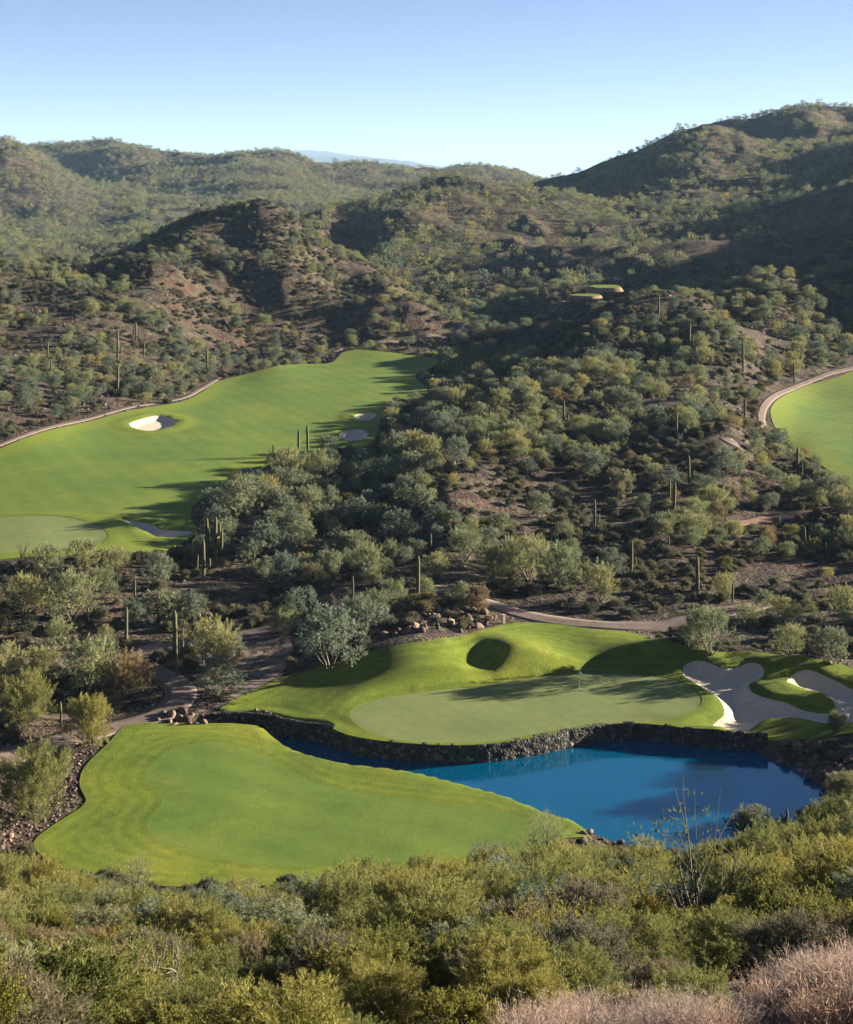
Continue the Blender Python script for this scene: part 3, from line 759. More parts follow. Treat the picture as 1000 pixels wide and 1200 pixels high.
# ------------------------------------------------------------------ plant builder
SP = {  # height, radius, lobes, crown base, up bias, spread of lobes, leaf, wood, flatness
    'palo': dict(h=4.6, r=3.0, lobes=12, cb=0.12, up=0.85, leaf='palo', wood='bark', lr=0.95, limbs=7),
    'iron': dict(h=5.0, r=3.1, lobes=14, cb=0.10, up=0.35, leaf='iron', wood='bark', lr=1.05, limbs=6),
    'creo': dict(h=2.2, r=1.5, lobes=9, cb=0.15, up=1.1, leaf='creo', wood='bark', lr=0.45, limbs=10),
    'dry': dict(h=2.8, r=2.1, lobes=9, cb=0.14, up=0.8, leaf='dry', wood='bark', lr=0.7, limbs=8),
    'burs': dict(h=0.8, r=0.75, lobes=6, cb=0.05, up=0.8, leaf='burs', wood='bark', lr=0.26, limbs=4),
}
DET = {'near': (400, 56, 1.0, 1.0, 6, 3), 'mid': (190, 24, 1.5, 1.9, 4, 1), 'far': (48, 10, 2.2, 5.0, 0, 0)}

def tubes(paths, sides):
    """paths: list of (points (n,3), radii (n))"""
    V = []; F = []; o = 0
    ang = np.arange(sides) * 2 * math.pi / sides
    for P, rr in paths:
        P = np.asarray(P); tg = np.gradient(P, axis=0); tg /= np.linalg.norm(tg, axis=1, keepdims=True) + 1e-9
        ref = np.array([0.31, 0.95, 0.05]); u = np.cross(tg, ref); u /= np.linalg.norm(u, axis=1, keepdims=True) + 1e-9
        v = np.cross(tg, u)
        ringp = P[:, None] + (u[:, None] * np.cos(ang)[None, :, None] + v[:, None] * np.sin(ang)[None, :, None]) * np.asarray(rr)[:, None, None]
        n = len(P); V.append(ringp.reshape(-1, 3))
        a = o + (np.arange(n - 1)[:, None] * sides + np.arange(sides)[None]).ravel()
        b = o + (np.arange(n - 1)[:, None] * sides + (np.arange(sides)[None] + 1) % sides).ravel()
        F.append(np.stack([a, b, b + sides, a + sides], 1)); o += n * sides
    return np.concatenate(V), np.concatenate(F)

def unit(a): return a / (np.linalg.norm(a, axis=-1, keepdims=True) + 1e-9)

def plant(kind, seed, det, hscale=1.0, leafy=1.0):
    q = np.random.default_rng(seed); s = SP[kind]; ncl, nbl, lf, wf, sides, extra = DET[det]
    h, r = s['h'], s['r']
    # uneven lobes around the middle
    nl = s['lobes']; ang = q.random() * 6.28 + np.arange(nl) * 2.4 + q.normal(0, .25, nl)
    rad = r * np.sqrt((np.arange(nl) + 0.4) / nl) * q.uniform(.62, 1.0, nl) * 0.80
    zt = h * (1.0 - 0.55 * (rad / r) ** 2) * q.uniform(0.80, 1.05, nl)
    L = np.stack([np.cos(ang) * rad, np.sin(ang) * rad, np.maximum(zt - s['lr'] * 0.75, h * s['cb'] + 0.3 * s['lr'])], 1)
    low = q.permutation(nl)[:max(2, nl // 2)]; L2 = L[low] * np.array([1.08, 1.08, 0.45]) ; L = np.concatenate([L, L2])
    lr = s['lr'] * q.uniform(0.7, 1.25, len(L))
    # limbs run from the base to the lobes
    wood = []
    if sides:
        idx = np.argsort(-np.linalg.norm(L[:, :2], axis=1))[:s['limbs']] if det == 'mid' else np.arange(len(L))
        for i in idx:
            e = L[i] * np.array([1, 1, 1.0]); b0 = np.append(q.normal(0, 0.10 * r / 3, 2), -0.25)
            mid1 = b0 + (e - b0) * 0.33 + np.append(q.normal(0, 0.12 * r / 2, 2), 0.10 * h * q.random())
            mid2 = b0 + (e - b0) * 0.68 + np.append(q.normal(0, 0.14 * r / 2, 2), 0.06 * h * q.random())
            R0 = 0.028 * h * q.uniform(.5, .9) ** 1.2
            wood.append(([b0, mid1, mid2, e], [R0, R0 * .75, R0 * .45, R0 * .16]))
            for k in range(extra * 2):
                t0 = q.uniform(.35, .95); st = b0 + (e - b0) * t0 if t0 < .5 else mid2 + (e - mid2) * (t0 - .5) * 2
                if t0 < .5: st = mid1 + (mid2 - mid1) * (t0 - .35) / .15
                tip = e + q.normal(0, lr[i] * 0.75, 3) + np.array([0, 0, .15 * lr[i]])
                md = (st + tip) / 2 + q.normal(0, .10 * lr[i], 3)
                wood.append(([st, md, tip], [R0 * .30, R0 * .2, R0 * .07]))
    # leaf clumps: short sprays that point outwards and up
    w_ = lr ** 2; li = q.choice(len(L), ncl, p=w_ / w_.sum())
    dirs = unit(q.normal(0, 1, (ncl, 3)) + np.array([0, 0, .35])); rr = q.random(ncl) ** 0.40
    cpos = L[li] + dirs * (lr[li] * rr)[:, None] * np.array([1.05, 1.05, 0.9])
    cpos[:, 2] = np.maximum(cpos[:, 2], 0.08 * h)
    axis = unit(dirs * 0.55 + unit(cpos - np.array([0, 0, h * .3])) * 0.45 + np.array([0, 0, s['up']]) + q.normal(0, .30, (ncl, 3)))
    sl_ = s['lr'] * q.uniform(.55, 1.0, ncl) * (1.1 if s['up'] > .5 else .6)
    nb = max(1, int(nbl * leafy))
    tpar = q.random((ncl, nb)); cr = s['lr'] * 0.17
    base = cpos[:, None] + axis[:, None] * (tpar * sl_[:, None])[..., None] + q.normal(0, cr, (ncl, nb, 3)) * (1.15 - tpar)[..., None]
    bd = unit(axis[:, None] * (1.3 if s['up'] > .5 else .35) + q.normal(0, .55, (ncl, nb, 3)))
    bl = (0.20 if kind != 'iron' else 0.16) * lf * (h / 4.6) ** 0.5 * q.uniform(.7, 1.4, (ncl, nb))
    bw = (0.019 if kind != 'iron' else 0.027) * wf * (h / 4.6) ** 0.5 * q.uniform(.8, 1.3, (ncl, nb))
    if kind == 'creo': bl *= .45; bw *= 1.5
    side = unit(np.cross(bd, unit(q.normal(0, 1, (ncl, nb, 3)))))
    v0 = base - side * bw[..., None]; v1 = base + side * bw[..., None]; v2 = base + bd * bl[..., None]
    LV = np.stack([v0, v1, v2], 2).reshape(-1, 3)
    LV[:, 2] *= hscale
    LF = np.arange(len(LV)).reshape(-1, 3)
    tint = np.clip(q.normal(.5, .18, ncl)[:, None] + q.normal(0, .16, (ncl, nb)), 0, 1).ravel()
    WV, WF = tubes(wood, sides) if wood else (np.zeros((0, 3)), np.zeros((0, 4), int))
    if len(WV): WV[:, 2] *= hscale
    return (LV, LF, tint), (WV, WF), s

def plant_meshes(kind, seed, det, nm, **kw):
    """separate crown and trunk meshes"""
    (LV, LF, ti), (WV, WF), s = plant(kind, seed, det, **kw)
    c = mesh_np(nm + '_crown', LV, LF, [M['palo_near' if (kind, det) == ('palo', 'near') else s['leaf']]], tint=ti)
    wv = mesh_np(nm + '_trunk', WV, WF, [M[s['wood']]], smooth=True)
    return c, wv
def plant_one(kind, seed, det, nm, **kw):
    """crown and wood in one mesh, for plants too small in the picture to show parts"""
    (LV, LF, ti), (WV, WF), s = plant(kind, seed, det, **kw)
    return mesh_np(nm, np.concatenate([LV, WV]), [LF, WF + len(LV)] if len(WV) else [LF], [M[s['leaf']], M[s['wood']]],
                   mi=[0] * len(LF) + [1] * len(WF), tint=np.concatenate([ti, np.zeros(len(WF))]))

KNAME = {'palo': 'palo_verde_tree', 'iron': 'ironwood_tree', 'creo': 'creosote_bush', 'dry': 'dry_bush', 'burs': 'bursage_shrub'}
KTEXT = {'palo': 'yellow-green palo verde', 'iron': 'grey-green ironwood', 'creo': 'olive creosote bush', 'dry': 'tan dry bush', 'burs': 'low grey bursage'}
KCAT = {'palo': 'tree', 'iron': 'tree', 'creo': 'bush', 'dry': 'bush', 'burs': 'shrub'}
NEAR = {k: [plant_meshes(k, 100 + 7 * i + ord(k[0]), 'near', KNAME[k]) for i in range(n)] for k, n in (('palo', 5), ('iron', 4), ('creo', 4), ('dry', 3))}
NEAR1 = {k: [plant_one(k, 100 + 7 * i + ord(k[0]), 'near', KNAME[k]) for i in range(2)] for k in ('palo', 'iron', 'creo', 'dry', 'burs')}
MID = {k: [plant_one(k, 300 + 7 * i + ord(k[0]), 'mid', KNAME[k]) for i in range(n)] for k, n in (('palo', 6), ('iron', 6), ('creo', 4), ('dry', 4), ('burs', 3))}
MIDP = {k: [plant_meshes(k, 300 + 7 * i + ord(k[0]), 'mid', KNAME[k]) for i in range(6)] for k in ('palo', 'iron')}
FAR = {k: [plant_one(k, 500 + 7 * i + ord(k[0]), 'far', 'scrub_' + k) for i in range(4)] for k in ('palo', 'iron', 'dry')}

# ------------------------------------------------------------------ where things grow
def project(X, Y, Z): return 500 + X / Y * FPX, HZ + (CAMZ - Z) / Y * FPX
def clear_of_golf(X, Y, r):
    ok = np.ones(np.shape(X), bool)
    for p in LAWNS: ok &= sdf(p, X, Y, pad=8) > 0.6 + r * 0.55
    ok &= sdf(far_lawn, X, Y, pad=8) > r
    ok &= sdf(pond, X, Y, pad=8) > 1.2 + r * 0.4
    for ln, wd, _n, _l in PATHS: ok &= pdist(ln, X, Y, pad=8) > wd / 2 + r * 0.5
    ok &= sdf(wash, X, Y, pad=8) > -r * .3
    return ok
LIM = np.array([(-300, 1000), (0, 1008), (100, 1028), (160, 1046), (300, 1044), (400, 1030), (470, 1016), (540, 1000), (600, 1004), (680, 992), (740, 1000), (800, 1002), (860, 990), (900, 975), (1000, 940), (1300, 900)], float)
PL = []      # X, Y, kind, height, radius factor, hand label
def scatter(Y0, Y1, cell, dens, kinds, hfun, umax=0.36):
    n = 0
    ys = np.arange(Y0, Y1, cell); out = []
    for y in ys:
        xs = np.arange(-umax * (y + 15), umax * (y + 15), cell)
        out.append(np.stack([xs, np.full(len(xs), y)], 1))
    P = np.concatenate(out) + rng.uniform(-.62, .62, (sum(map(len, out)), 2)) * cell
    X, Y = P[:, 0], P[:, 1]
    d = dens(X, Y)
    k = rng.random(len(X)) < d
    X, Y = X[k], Y[k]
    kk, hh = kinds(X, Y)
    hh = hh * hfun(X, Y)
    return X, Y, kk, hh

KL = ['palo', 'iron', 'creo', 'dry', 'burs']
def choose(pr):
    """pr: (n, 5) weights -> kind indices"""
    c = np.cumsum(pr, 1); c /= c[:, -1:]
    return (rng.random(len(pr))[:, None] > c).sum(1).clip(0, 4)
def kinds_mid(X, Y):
    px = 500 + X / Y * FPX
    hol = sstep(560, 480, px) * sstep(150, 220, px) * sstep(230, 245, Y) * sstep(460, 400, Y)      # shaded hollow: ironwood
    cen = sstep(560, 620, px) * sstep(225, 240, Y) * sstep(480, 420, Y)
    n1 = vnoise(X / 23, Y / 23, 5) * .5 + .5
    pr = np.stack([0.50 - .30 * hol + .1 * n1, 0.28 + .5 * hol + .25 * (1 - n1) - .05 * cen, 0.12 + 0 * X, 0.15 + .30 * cen * n1 - .13 * hol, 0 * X], 1).clip(0.01)
    k = choose(pr)
    h0 = np.array([SP[q]['h'] for q in KL])[k] * np.exp(rng.normal(-.38, .36, len(k))).clip(.4, 1.12) * np.where((px < 500) & (Y > 345), .80, 1) * np.where((px > 560) & (Y > 225), .92, 1)
    return k, h0
def dens_mid(X, Y):
    px = 500 + X / Y * FPX
    n1 = fbm(X, Y, 24, 3, 7)
    d = 0.40 + 0.66 * n1 - .06 * sstep(540, 600, px)
    d += 0.30 * sstep(560, 480, px) * sstep(180, 240, px) * sstep(235, 250, Y) * sstep(470, 400, Y)
    d += 0.10 * sstep(225, 260, Y) * sstep(560, 600, px) * sstep(480, 400, Y)
    d += 0.05 * sstep(1, 0, px / 480.) * sstep(380, 430, Y) * sstep(720, 640, Y)
    d *= np.where((Y < 232) & (Y > 150) & (px > 10) & (px < 880), 0.16, 1)
    d *= np.where((Y < 185) & (px < 60), 0.3, 1)
    d *= np.where((Y > 188) & (Y < 222) & (px > 258) & (px < 350), 0.0, 1)
    d *= np.where((Y > 180) & (Y < 225) & (px > 60) & (px < 330), 0.5, 1)
    d *= np.where((Y < 168) & (px > 530), 0.0, 1)
    d *= np.where((px < 490) & (Y > 340), .72, 1)
    d *= np.where((px > 485) & (px < 610) & (Y > 232) & (Y < 300), .45, 1)
    d *= np.where((px > 845) & (Y > 185) & (Y < 245), .5, 1)
    d *= np.where((Y < 188) & (px > 790) & (px < 1080), 0.0, 1)
    return np.clip(d, 0.02, 0.95)
one = lambda X, Y: 1.0
sets = []
sets.append(scatter(142, 330, 3.5, dens_mid, kinds_mid, one, .40))
sets.append(scatter(330, 720, 3.7, dens_mid, kinds_mid, one, .40))
def kinds_far(X, Y):
    n1 = vnoise(X / 90, Y / 90, 5) * .5 + .5
    k = choose(np.stack([.45 + .2 * n1, .45 - .2 * n1, 0 * X, .08 + 0 * X, 0 * X], 1))
    return k, np.array([SP[q]['h'] for q in KL])[k] * np.exp(rng.normal(-.30, .30, len(k)))
def dens_far(X, Y): return np.clip(.50 + .62 * fbm(X, Y, 60, 3, 8) + .14 * sstep(1, .2, np.abs(Y - 1300) / 500.) + .12 * sstep(0, -100, X), .05, .95)
sets.append(scatter(720, 1250, 4.8, dens_far, kinds_far, one, .36))
sets.append(scatter(1250, 3000, 6.2, dens_far, kinds_far, lambda X, Y: 1.1, .33))
# the viewer's hillside
def dens_near(X, Y): return np.clip(.52 + .7 * fbm(X, Y, 9, 2, 9), .1, 1) * sstep(14, 24, Y) * np.where((X > -8) & (Y < 19), .0, 1)
def kinds_near(X, Y):
    px = 500 + X / Y * FPX
    n1 = vnoise(X / 8, Y / 8, 6) * .5 + .5
    close = sstep(52, 26, Y)
    k = choose(np.stack([.78 - .45 * close, .12 + .20 * (n1 > .66) - .1 * close, .08 + .5 * close, .05 + .05 * close, 0 * X], 1).clip(.01))
    return k, np.array([SP[q]['h'] for q in KL])[k] * np.exp(rng.normal(-.05, .2, len(k)))
sets.append(scatter(14, 139, 2.75, dens_near, kinds_near, one, .42))
def kinds_edge(X, Y):
    k = choose(np.stack([0 * X, 0 * X, 1 + 0 * X, .22 + 0 * X, 0 * X], 1))
    return k, np.array([SP[q]['h'] for q in KL])[k] * rng.uniform(.45, .95, len(k))
sets.append(scatter(15, 50, 1.7, lambda X, Y: np.where((X > 1.5) & (Y < 18), .25, .66), kinds_edge, one, .40))
sets.append(scatter(9.5, 15, 1.0, lambda X, Y: np.where(X < -.6, .75, .30), kinds_edge, lambda X, Y: .45, .45))
AX = np.concatenate([s[0] for s in sets]); AY = np.concatenate([s[1] for s in sets]); AK = np.concatenate([s[2] for s in sets]); AH = np.concatenate([s[3] for s in sets])
SPH = np.array([SP[q]['h'] for q in KL]); SPR = np.array([SP[q]['r'] for q in KL])
rad_ = SPR[AK] * AH / SPH[AK]
k = clear_of_golf(AX, AY, rad_)
AX, AY, AK, AH = AX[k], AY[k], AK[k], AH[k]
AZ = np.empty(len(AX))
for i in range(0, len(AX), 20000): AZ[i:i + 20000] = land(AX[i:i + 20000], AY[i:i + 20000])
# on the viewer's hillside nothing may stand taller than the line of bushes in front of the lawns
px_, ptop = project(AX, AY, AZ + AH)
nearm = AY < 140
lim = np.interp(px_, LIM[:, 0], LIM[:, 1]) + np.clip((75 - AY), 0, 68) * 1.9
zmax = CAMZ - (lim - HZ) / FPX * AY - AZ
AH = np.where(nearm, np.minimum(AH, zmax * rng.uniform(.38, 1.06, len(AH))), AH)
k = ~nearm | (AH > np.where(AY < 20, 0.3, 0.7))
AX, AY, AZ, AK, AH = AX[k], AY[k], AZ[k], AK[k], AH[k]
# short plants on the hillside are bushes, whatever was drawn
sh = (AY < 140) & (AH < 1.5) & (AK != 3); AK[sh] = np.where(rng.random(sh.sum()) < .5, 2, 0)

HAND = []    # column, row of the foot, row of the top, kind, label
HT = [
    (832, 766, 713, 'palo', 'big many-stemmed palo verde bush beside the path end above the bunkers'),
    (926, 768, 733, 'palo', 'rounded palo verde above the right end of the bunker ridge'),
    (975, 778, 735, 'iron', 'wispy open tree with visible stems above the far right bunker'),
    (385, 785, 712, 'iron', 'largest dense grey-green tree between the path and the green\'s left mound'),
    (350, 735, 690, 'iron', 'pale grey-green tree just behind the dense tree left of the mound'),
    (425, 748, 697, 'iron', 'tree between the dense ironwood and the dark rocky berm'),
    (460, 712, 680, 'palo', 'olive bush left of the lone tall cactus on the berm'),
    (540, 712, 684, 'iron', 'small wispy blue-green shrub on the rocky berm'),
    (562, 716, 692, 'dry', 'tan shrub at the right end of the rocky berm'),
    (256, 815, 770, 'iron', 'round grey-green tree on bare dirt right of the path bend'),
    (246, 782, 727, 'palo', 'tall tree behind the group of cacti near the path bend'),
    (272, 770, 742, 'iron', 'low tree right of the cactus group by the path'),
    (333, 745, 712, 'palo', 'lone slender tree right of the bare dirt hollow'),
    (106, 812, 752, 'palo', 'thin open palo verde with a tan top inside the path loop'),
    (150, 815, 773, 'dry', 'straw coloured bush beside the inner path curve'),
    (27, 850, 792, 'palo', 'round yellow-green palo verde beside the short cactus'),
    (10, 803, 756, 'palo', 'spreading palo verde at the photo\'s left edge above the path strip'),
    (48, 800, 760, 'palo', 'palo verde left of the dark low shrubs inside the path loop'),
    (105, 873, 822, 'palo', 'lone bright palo verde standing on the path edge by the oval lawn'),
    (40, 958, 886, 'palo', 'big bare-stemmed palo verde on red dirt left of the oval lawn'),
    (68, 760, 728, 'palo', 'low yellowish palo verde above the path junction'),
    (85, 728, 672, 'palo', 'tall yellowish palo verde below the far putting green'),
    (28, 722, 676, 'palo', 'broad palo verde left of the tall yellowish one below the far green'),
    (122, 700, 668, 'palo', 'olive palo verde above the stubby cactus'),
    (95, 668, 632, 'palo', 'dark olive tree standing against the far putting green'),
    (55, 676, 640, 'palo', 'loose tree at the front edge of the far putting green'),
    (135, 680, 644, 'palo', 'loose tree below the right part of the far lawn'),
    (185, 684, 648, 'iron', 'dense dark green tree below the far shaded bunker'),
    (160, 735, 702, 'iron', 'grey tree directly right of the slender straight cactus'),
    (190, 730, 688, 'iron', 'big ironwood above the tallest cactus of the path group'),
    (225, 728, 694, 'iron', 'ironwood in shade right of the big one above the path cacti'),
    (335, 690, 648, 'iron', 'sunlit crown standing out in the dark hollow'),
    (280, 610, 562, 'iron', 'bushy tree at the lower right corner of the left fairway'),
    (340, 565, 525, 'palo', 'tree hugging the fairway edge below the cactus pair'),
    (375, 565, 530, 'palo', 'tree directly below the taller of the cactus pair'),
    (385, 530, 508, 'iron', 'small tree between the cactus pair and the bunker'),
    (880, 988, 945, 'iron', 'airy pale mesquite left of the lone cactus at the pond\'s near shore'),
    (990, 955, 905, 'iron', 'grey bush on the pond\'s right shore'),
    (980, 860, 838, 'palo', 'tiny sapling on the turf edge below the far right bunker'),
    (620, 680, 630, 'palo', 'large yellowish palo verde above the path behind the green'),
    (655, 690, 640, 'palo', 'brightest yellow palo verde low on the central hill'),
    (705, 705, 665, 'palo', 'yellow-green palo verde just above the path behind the flag'),
    (578, 678, 640, 'palo', 'olive palo verde at the foot of the central hill left of the large one'),
]
def place_hand():
    px = np.array([(a, b) for a, b, c, d, e in HT], float)
    P = hit(px, lambda X, Y: land(X, Y))
    for (a, b, c, d, e), (X, Y) in zip(HT, P):
        z = float(land(np.array([X]), np.array([Y]))[0])
        HAND.append((X, Y, z, d, (b - c) / FPX * Y, e))
place_hand()
# make room round the placed trees
for X, Y, z, d, h, e in HAND:
    r = SP[d]['r'] * h / SP[d]['h']
    k = np.hypot(AX - X, (AY - Y) * .7) > r * 0.9
    AX, AY, AZ, AK, AH = AX[k], AY[k], AZ[k], AK[k], AH[k]

# ------------------------------------------------------------------ which plants the view shows, and how large
def seen(X, Y, Ztop, steps=44):
    vis = np.ones(len(X), bool)
    for i in range(0, len(X), 8000):
        x, y, z = X[i:i + 8000], Y[i:i + 8000], Ztop[i:i + 8000]
        t = np.concatenate([np.linspace(.04, .7, steps // 3), np.linspace(.72, .985, steps - steps // 3)])
        d = (CAMZ + (z[:, None] - CAMZ) * t) - base_h(x[:, None] * t, y[:, None] * t)
        vis[i:i + 8000] = (d > np.where(y[:, None] > 500, -7, -3)).all(1)
    return vis
PX, PT = project(AX, AY, AZ + AH); _, PB = project(AX, AY, AZ)
VIS = seen(AX, AY, AZ + AH)
INF = (PX > -12) & (PX < 1012) & (PT < 1215) & VIS
PXH = AH / AY * FPX

# ------------------------------------------------------------------ saguaros: column, row of the foot, row of the top, arms, label
SG = [
    (490, 704, 651, 0, 'tall armless saguaro standing alone on the dark rocky berm'),
    (414, 700, 675, 0, 'short saguaro tip behind the trees left of the berm'),
    (148, 757, 711, 0, 'slightly leaning armless saguaro on the gravel edge above the path bend'),
    (103, 734, 712, 0, 'short slender saguaro between the palo verde and the leaning cactus'),
    (206, 776, 715, 0, 'tallest and thinnest saguaro of the four beside the path bend'),
    (207, 793, 753, 0, 'lowest saguaro of the four beside the path bend'),
    (214, 769, 737, 0, 'reddish lit saguaro beside the tallest one at the path bend'),
    (238, 777, 747, 0, 'saguaro standing apart to the right of the other path bend cacti'),
    (158, 702, 679, 0, 'stubby saguaro under the dark green tree left of the hollow'),
    (239, 678, 632, 1, 'slim saguaro with a small arm below the shaded bunker'),
    (243, 655, 607, 0, 'straight tall saguaro left of the many-armed one beside the hollow'),
    (252, 664, 605, 3, 'many-armed saguaro at the left edge of the dark hollow'),
    (231, 674, 650, 0, 'small saguaro left of the slim one with the small arm'),
    (72, 850, 822, 0, 'short thick saguaro beside the narrow path strip'),
    (350, 536, 503, 0, 'left saguaro of the pair standing against the left fairway'),
    (361, 534, 498, 0, 'right taller saguaro of the pair standing against the left fairway'),
    (320, 537, 521, 0, 'small saguaro left of the pair at the fairway edge'),
    (494, 504, 489, 0, 'small pale saguaro among the bushes right of the fairway bunkers'),
    (138, 426, 384, 1, 'dark tall saguaro silhouetted on the shaded foot of the left hill'),
    (138, 462, 427, 0, 'sunlit saguaro directly below the dark tall one on the left hill'),
    (56, 424, 400, 0, 'slim saguaro on the left hill foot above a forked one'),
    (60, 444, 421, 0, 'saguaro in the scrub below the slim one on the left hill foot'),
    (70, 431, 411, 2, 'forked saguaro in the scrub of the left hill foot'),
    (160, 402, 377, 2, 'saguaro with raised arms on the shaded part of the left hill'),
    (169, 419, 402, 0, 'short saguaro right of the one with raised arms on the left hill'),
    (243, 438, 409, 0, 'saguaro above the path behind the left fairway'),
    (808, 415, 378, 1, 'tallest saguaro near the crest of the central hill'),
    (772, 379, 346, 0, 'saguaro left of the tallest one on the central hill crest'),
    (752, 389, 375, 0, 'short saguaro at the left end of the central hill crest'),
    (871, 435, 400, 0, 'saguaro on the right shoulder of the central hill'),
    (931, 449, 425, 0, 'saguaro above the path of the right fairway'),
    (661, 503, 470, 1, 'one-armed saguaro on the upper left part of the central hill'),
    (793, 517, 483, 0, 'saguaro halfway up the central hill behind a bright green bush'),
    (873, 497, 467, 0, 'saguaro left of the right fairway path'),
    (808, 571, 533, 1, 'one-armed saguaro in the middle of the lower central hill'),
    (785, 590, 561, 0, 'shorter of two neighbouring saguaros on the lower central hill'),
    (790, 608, 565, 0, 'taller of two neighbouring saguaros on the lower central hill'),
    (697, 622, 585, 1, 'dark saguaro with a low arm left on the central hill'),
    (740, 676, 633, 1, 'saguaro with a low arm near the foot of the central hill'),
    (818, 701, 652, 0, 'thick dark saguaro closest to the path behind the green'),
    (851, 626, 605, 0, 'stubby reddish saguaro left of the dirt path'),
    (913, 617, 603, 0, 'small stump-like saguaro standing on the dirt path'),
    (944, 646, 617, 2, 'two-armed saguaro in shade below the dirt path'),
    (968, 653, 635, 0, 'small saguaro right of the two-armed one below the dirt path'),
    (784, 648, 628, 0, 'slim grey saguaro in the scrub low on the central hill'),
    (859, 706, 683, 0, 'thin saguaro above the big bush at the path end'),
    (935, 562, 524, 0, 'taller saguaro of the two at the right fairway edge'),
    (940, 562, 542, 0, 'shorter saguaro of the two at the right fairway edge'),
    (505, 643, 625, 0, 'saguaro stub in the shade left of the central hill'),
    (922, 985, 948, 0, 'lone saguaro above the bushes on the near shore of the pond'),
]
def sag_column(P, rad, seg=14):
    """ribbed column along the points P"""
    P = np.asarray(P, float); n = len(P); ribs = 12; m = ribs * 2
    tg = np.gradient(P, axis=0); tg = unit(tg)
    u = np.tile(np.array([1.0, 0, 0]), (n, 1)); u = unit(u - tg * (u * tg).sum(1, keepdims=True)); v = np.cross(tg, u)
    a = np.arange(m) * 2 * math.pi / m; rr = np.where(np.arange(m) % 2, 0.84, 1.0)
    V = P[:, None] + (u[:, None] * (np.cos(a) * rr)[None, :, None] + v[:, None] * (np.sin(a) * rr)[None, :, None]) * np.asarray(rad)[:, None, None]
    V = V.reshape(-1, 3); k = np.arange(m)
    F = np.concatenate([np.stack([i * m + k, i * m + (k + 1) % m, (i + 1) * m + (k + 1) % m, (i + 1) * m + k], 1) for i in range(n - 1)])
    V = np.concatenate([V, [P[-1] + tg[-1] * rad[-1] * .5]])
    T = np.stack([(n - 1) * m + k, (n - 1) * m + (k + 1) % m, np.full(m, len(V) - 1)], 1)
    return V, F, T
def sag_mesh(name, P, rad):
    V, F, T = sag_column(P, rad)
    return mesh_np(name, V, [F, T], [M['cactus']])
def saguaro(X, Y, z, h, arms, label, seed):
    q = np.random.default_rng(seed)
    R0 = np.clip(h * .045, .15, .33)
    t = np.array([0, .04, .2, .45, .7, .86, .93, .97, 1.0])
    lean = q.normal(0, .02, 2) * h
    P = np.stack([lean[0] * t ** 1.5, lean[1] * t ** 1.5, -0.3 + (h + .3) * t], 1)
    rad = R0 * np.array([.78, .8, .92, 1.0, 1.0, .95, .8, .58, .25])
    tm = sag_mesh('saguaro_trunk' if arms else 'saguaro_cactus', P, rad)
    if not arms:
        o = obj('saguaro_cactus', tm, loc=(X, Y, z))
    else:
        o = bpy.data.objects.new('saguaro_cactus', None); C.objects.link(o); o.location = (X, Y, z)
        obj('trunk', tm, o)
        a0 = q.uniform(-.5, .5)
        for k in range(arms):
            an = a0 + (math.pi if k % 2 else 0) + (.9 if k > 1 else 0)
            zb = h * (.30 + .13 * k if arms < 3 else .36 + .1 * k); ln = h * (.16 if arms == 1 else .30 - .03 * k); out = R0 * 2.7
            d = np.array([math.cos(an), math.sin(an), 0])
            tt = [(0, 0), (.5, .0), (.85, .12), (1.0, .4), (1.02, .8)]
            A = [d * R0 * .5 + d * out * s_ + np.array([0, 0, zb + r_ * R0 * 1.6]) for s_, r_ in tt]
            A += [A[-1] + np.array([0, 0, ln * f]) for f in (.3, .7, .9, .97, 1.0)]
            obj('arm', sag_mesh('saguaro_arm', A, R0 * np.array([.55, .6, .66, .68, .7, .74, .74, .66, .48, .2])), o)
    tag(o, label, 'cactus', 'saguaro cacti of the desert slopes')
    o.rotation_euler.z = q.uniform(-.4, .4)
    return o
_sp = hit([(a, b) for a, b, *_ in SG], lambda X, Y: land(X, Y))
_sz = land(_sp[:, 0], _sp[:, 1])
for i, ((a, b, c, ar, lb), (X, Y), z) in enumerate(zip(SG, _sp, _sz)):
    saguaro(X, Y, z, (b - c) / FPX * Y, ar, lb, 900 + i)
# plants that would hide a cactus give way to it
keep = np.ones(len(AX), bool)
hw = SPR[AK] * AH / SPH[AK] / AY * FPX
for (a, b, c, *_r), (X, Y) in zip(SG, _sp):
    keep &= ~((np.abs(PX - a) < 3.5 + hw * .75) & (AY < Y + 2) & (PB > c) & (PT < c + (b - c) * .65) & (AY > Y - 60))
    keep &= ~(np.hypot(AX - X, AY - Y) < 1.2)
# so do the far tees, the small lawn beyond the fairway, the small bunkers and the path patch
for x0, x1, y0, y1, Ym in ((664, 734, 331, 349, 690), (500, 540, 388, 397, 560), (398, 442, 482, 518, 400), (150, 205, 486, 506, 380), (145, 226, 608, 632, 270), (848, 872, 511, 525, 380), (868, 966, 598, 612, 285), (624, 692, 350, 374, 690), (586, 596, 715, 731, 230)):
    keep &= ~((PX + hw * .8 > x0) & (PX - hw * .8 < x1) & (PT < y1) & (PB > y0) & (AY < Ym))
AX, AY, AZ, AK, AH, PX, PT, PB, INF, PXH = (v[keep] for v in (AX, AY, AZ, AK, AH, PX, PT, PB, INF, PXH))

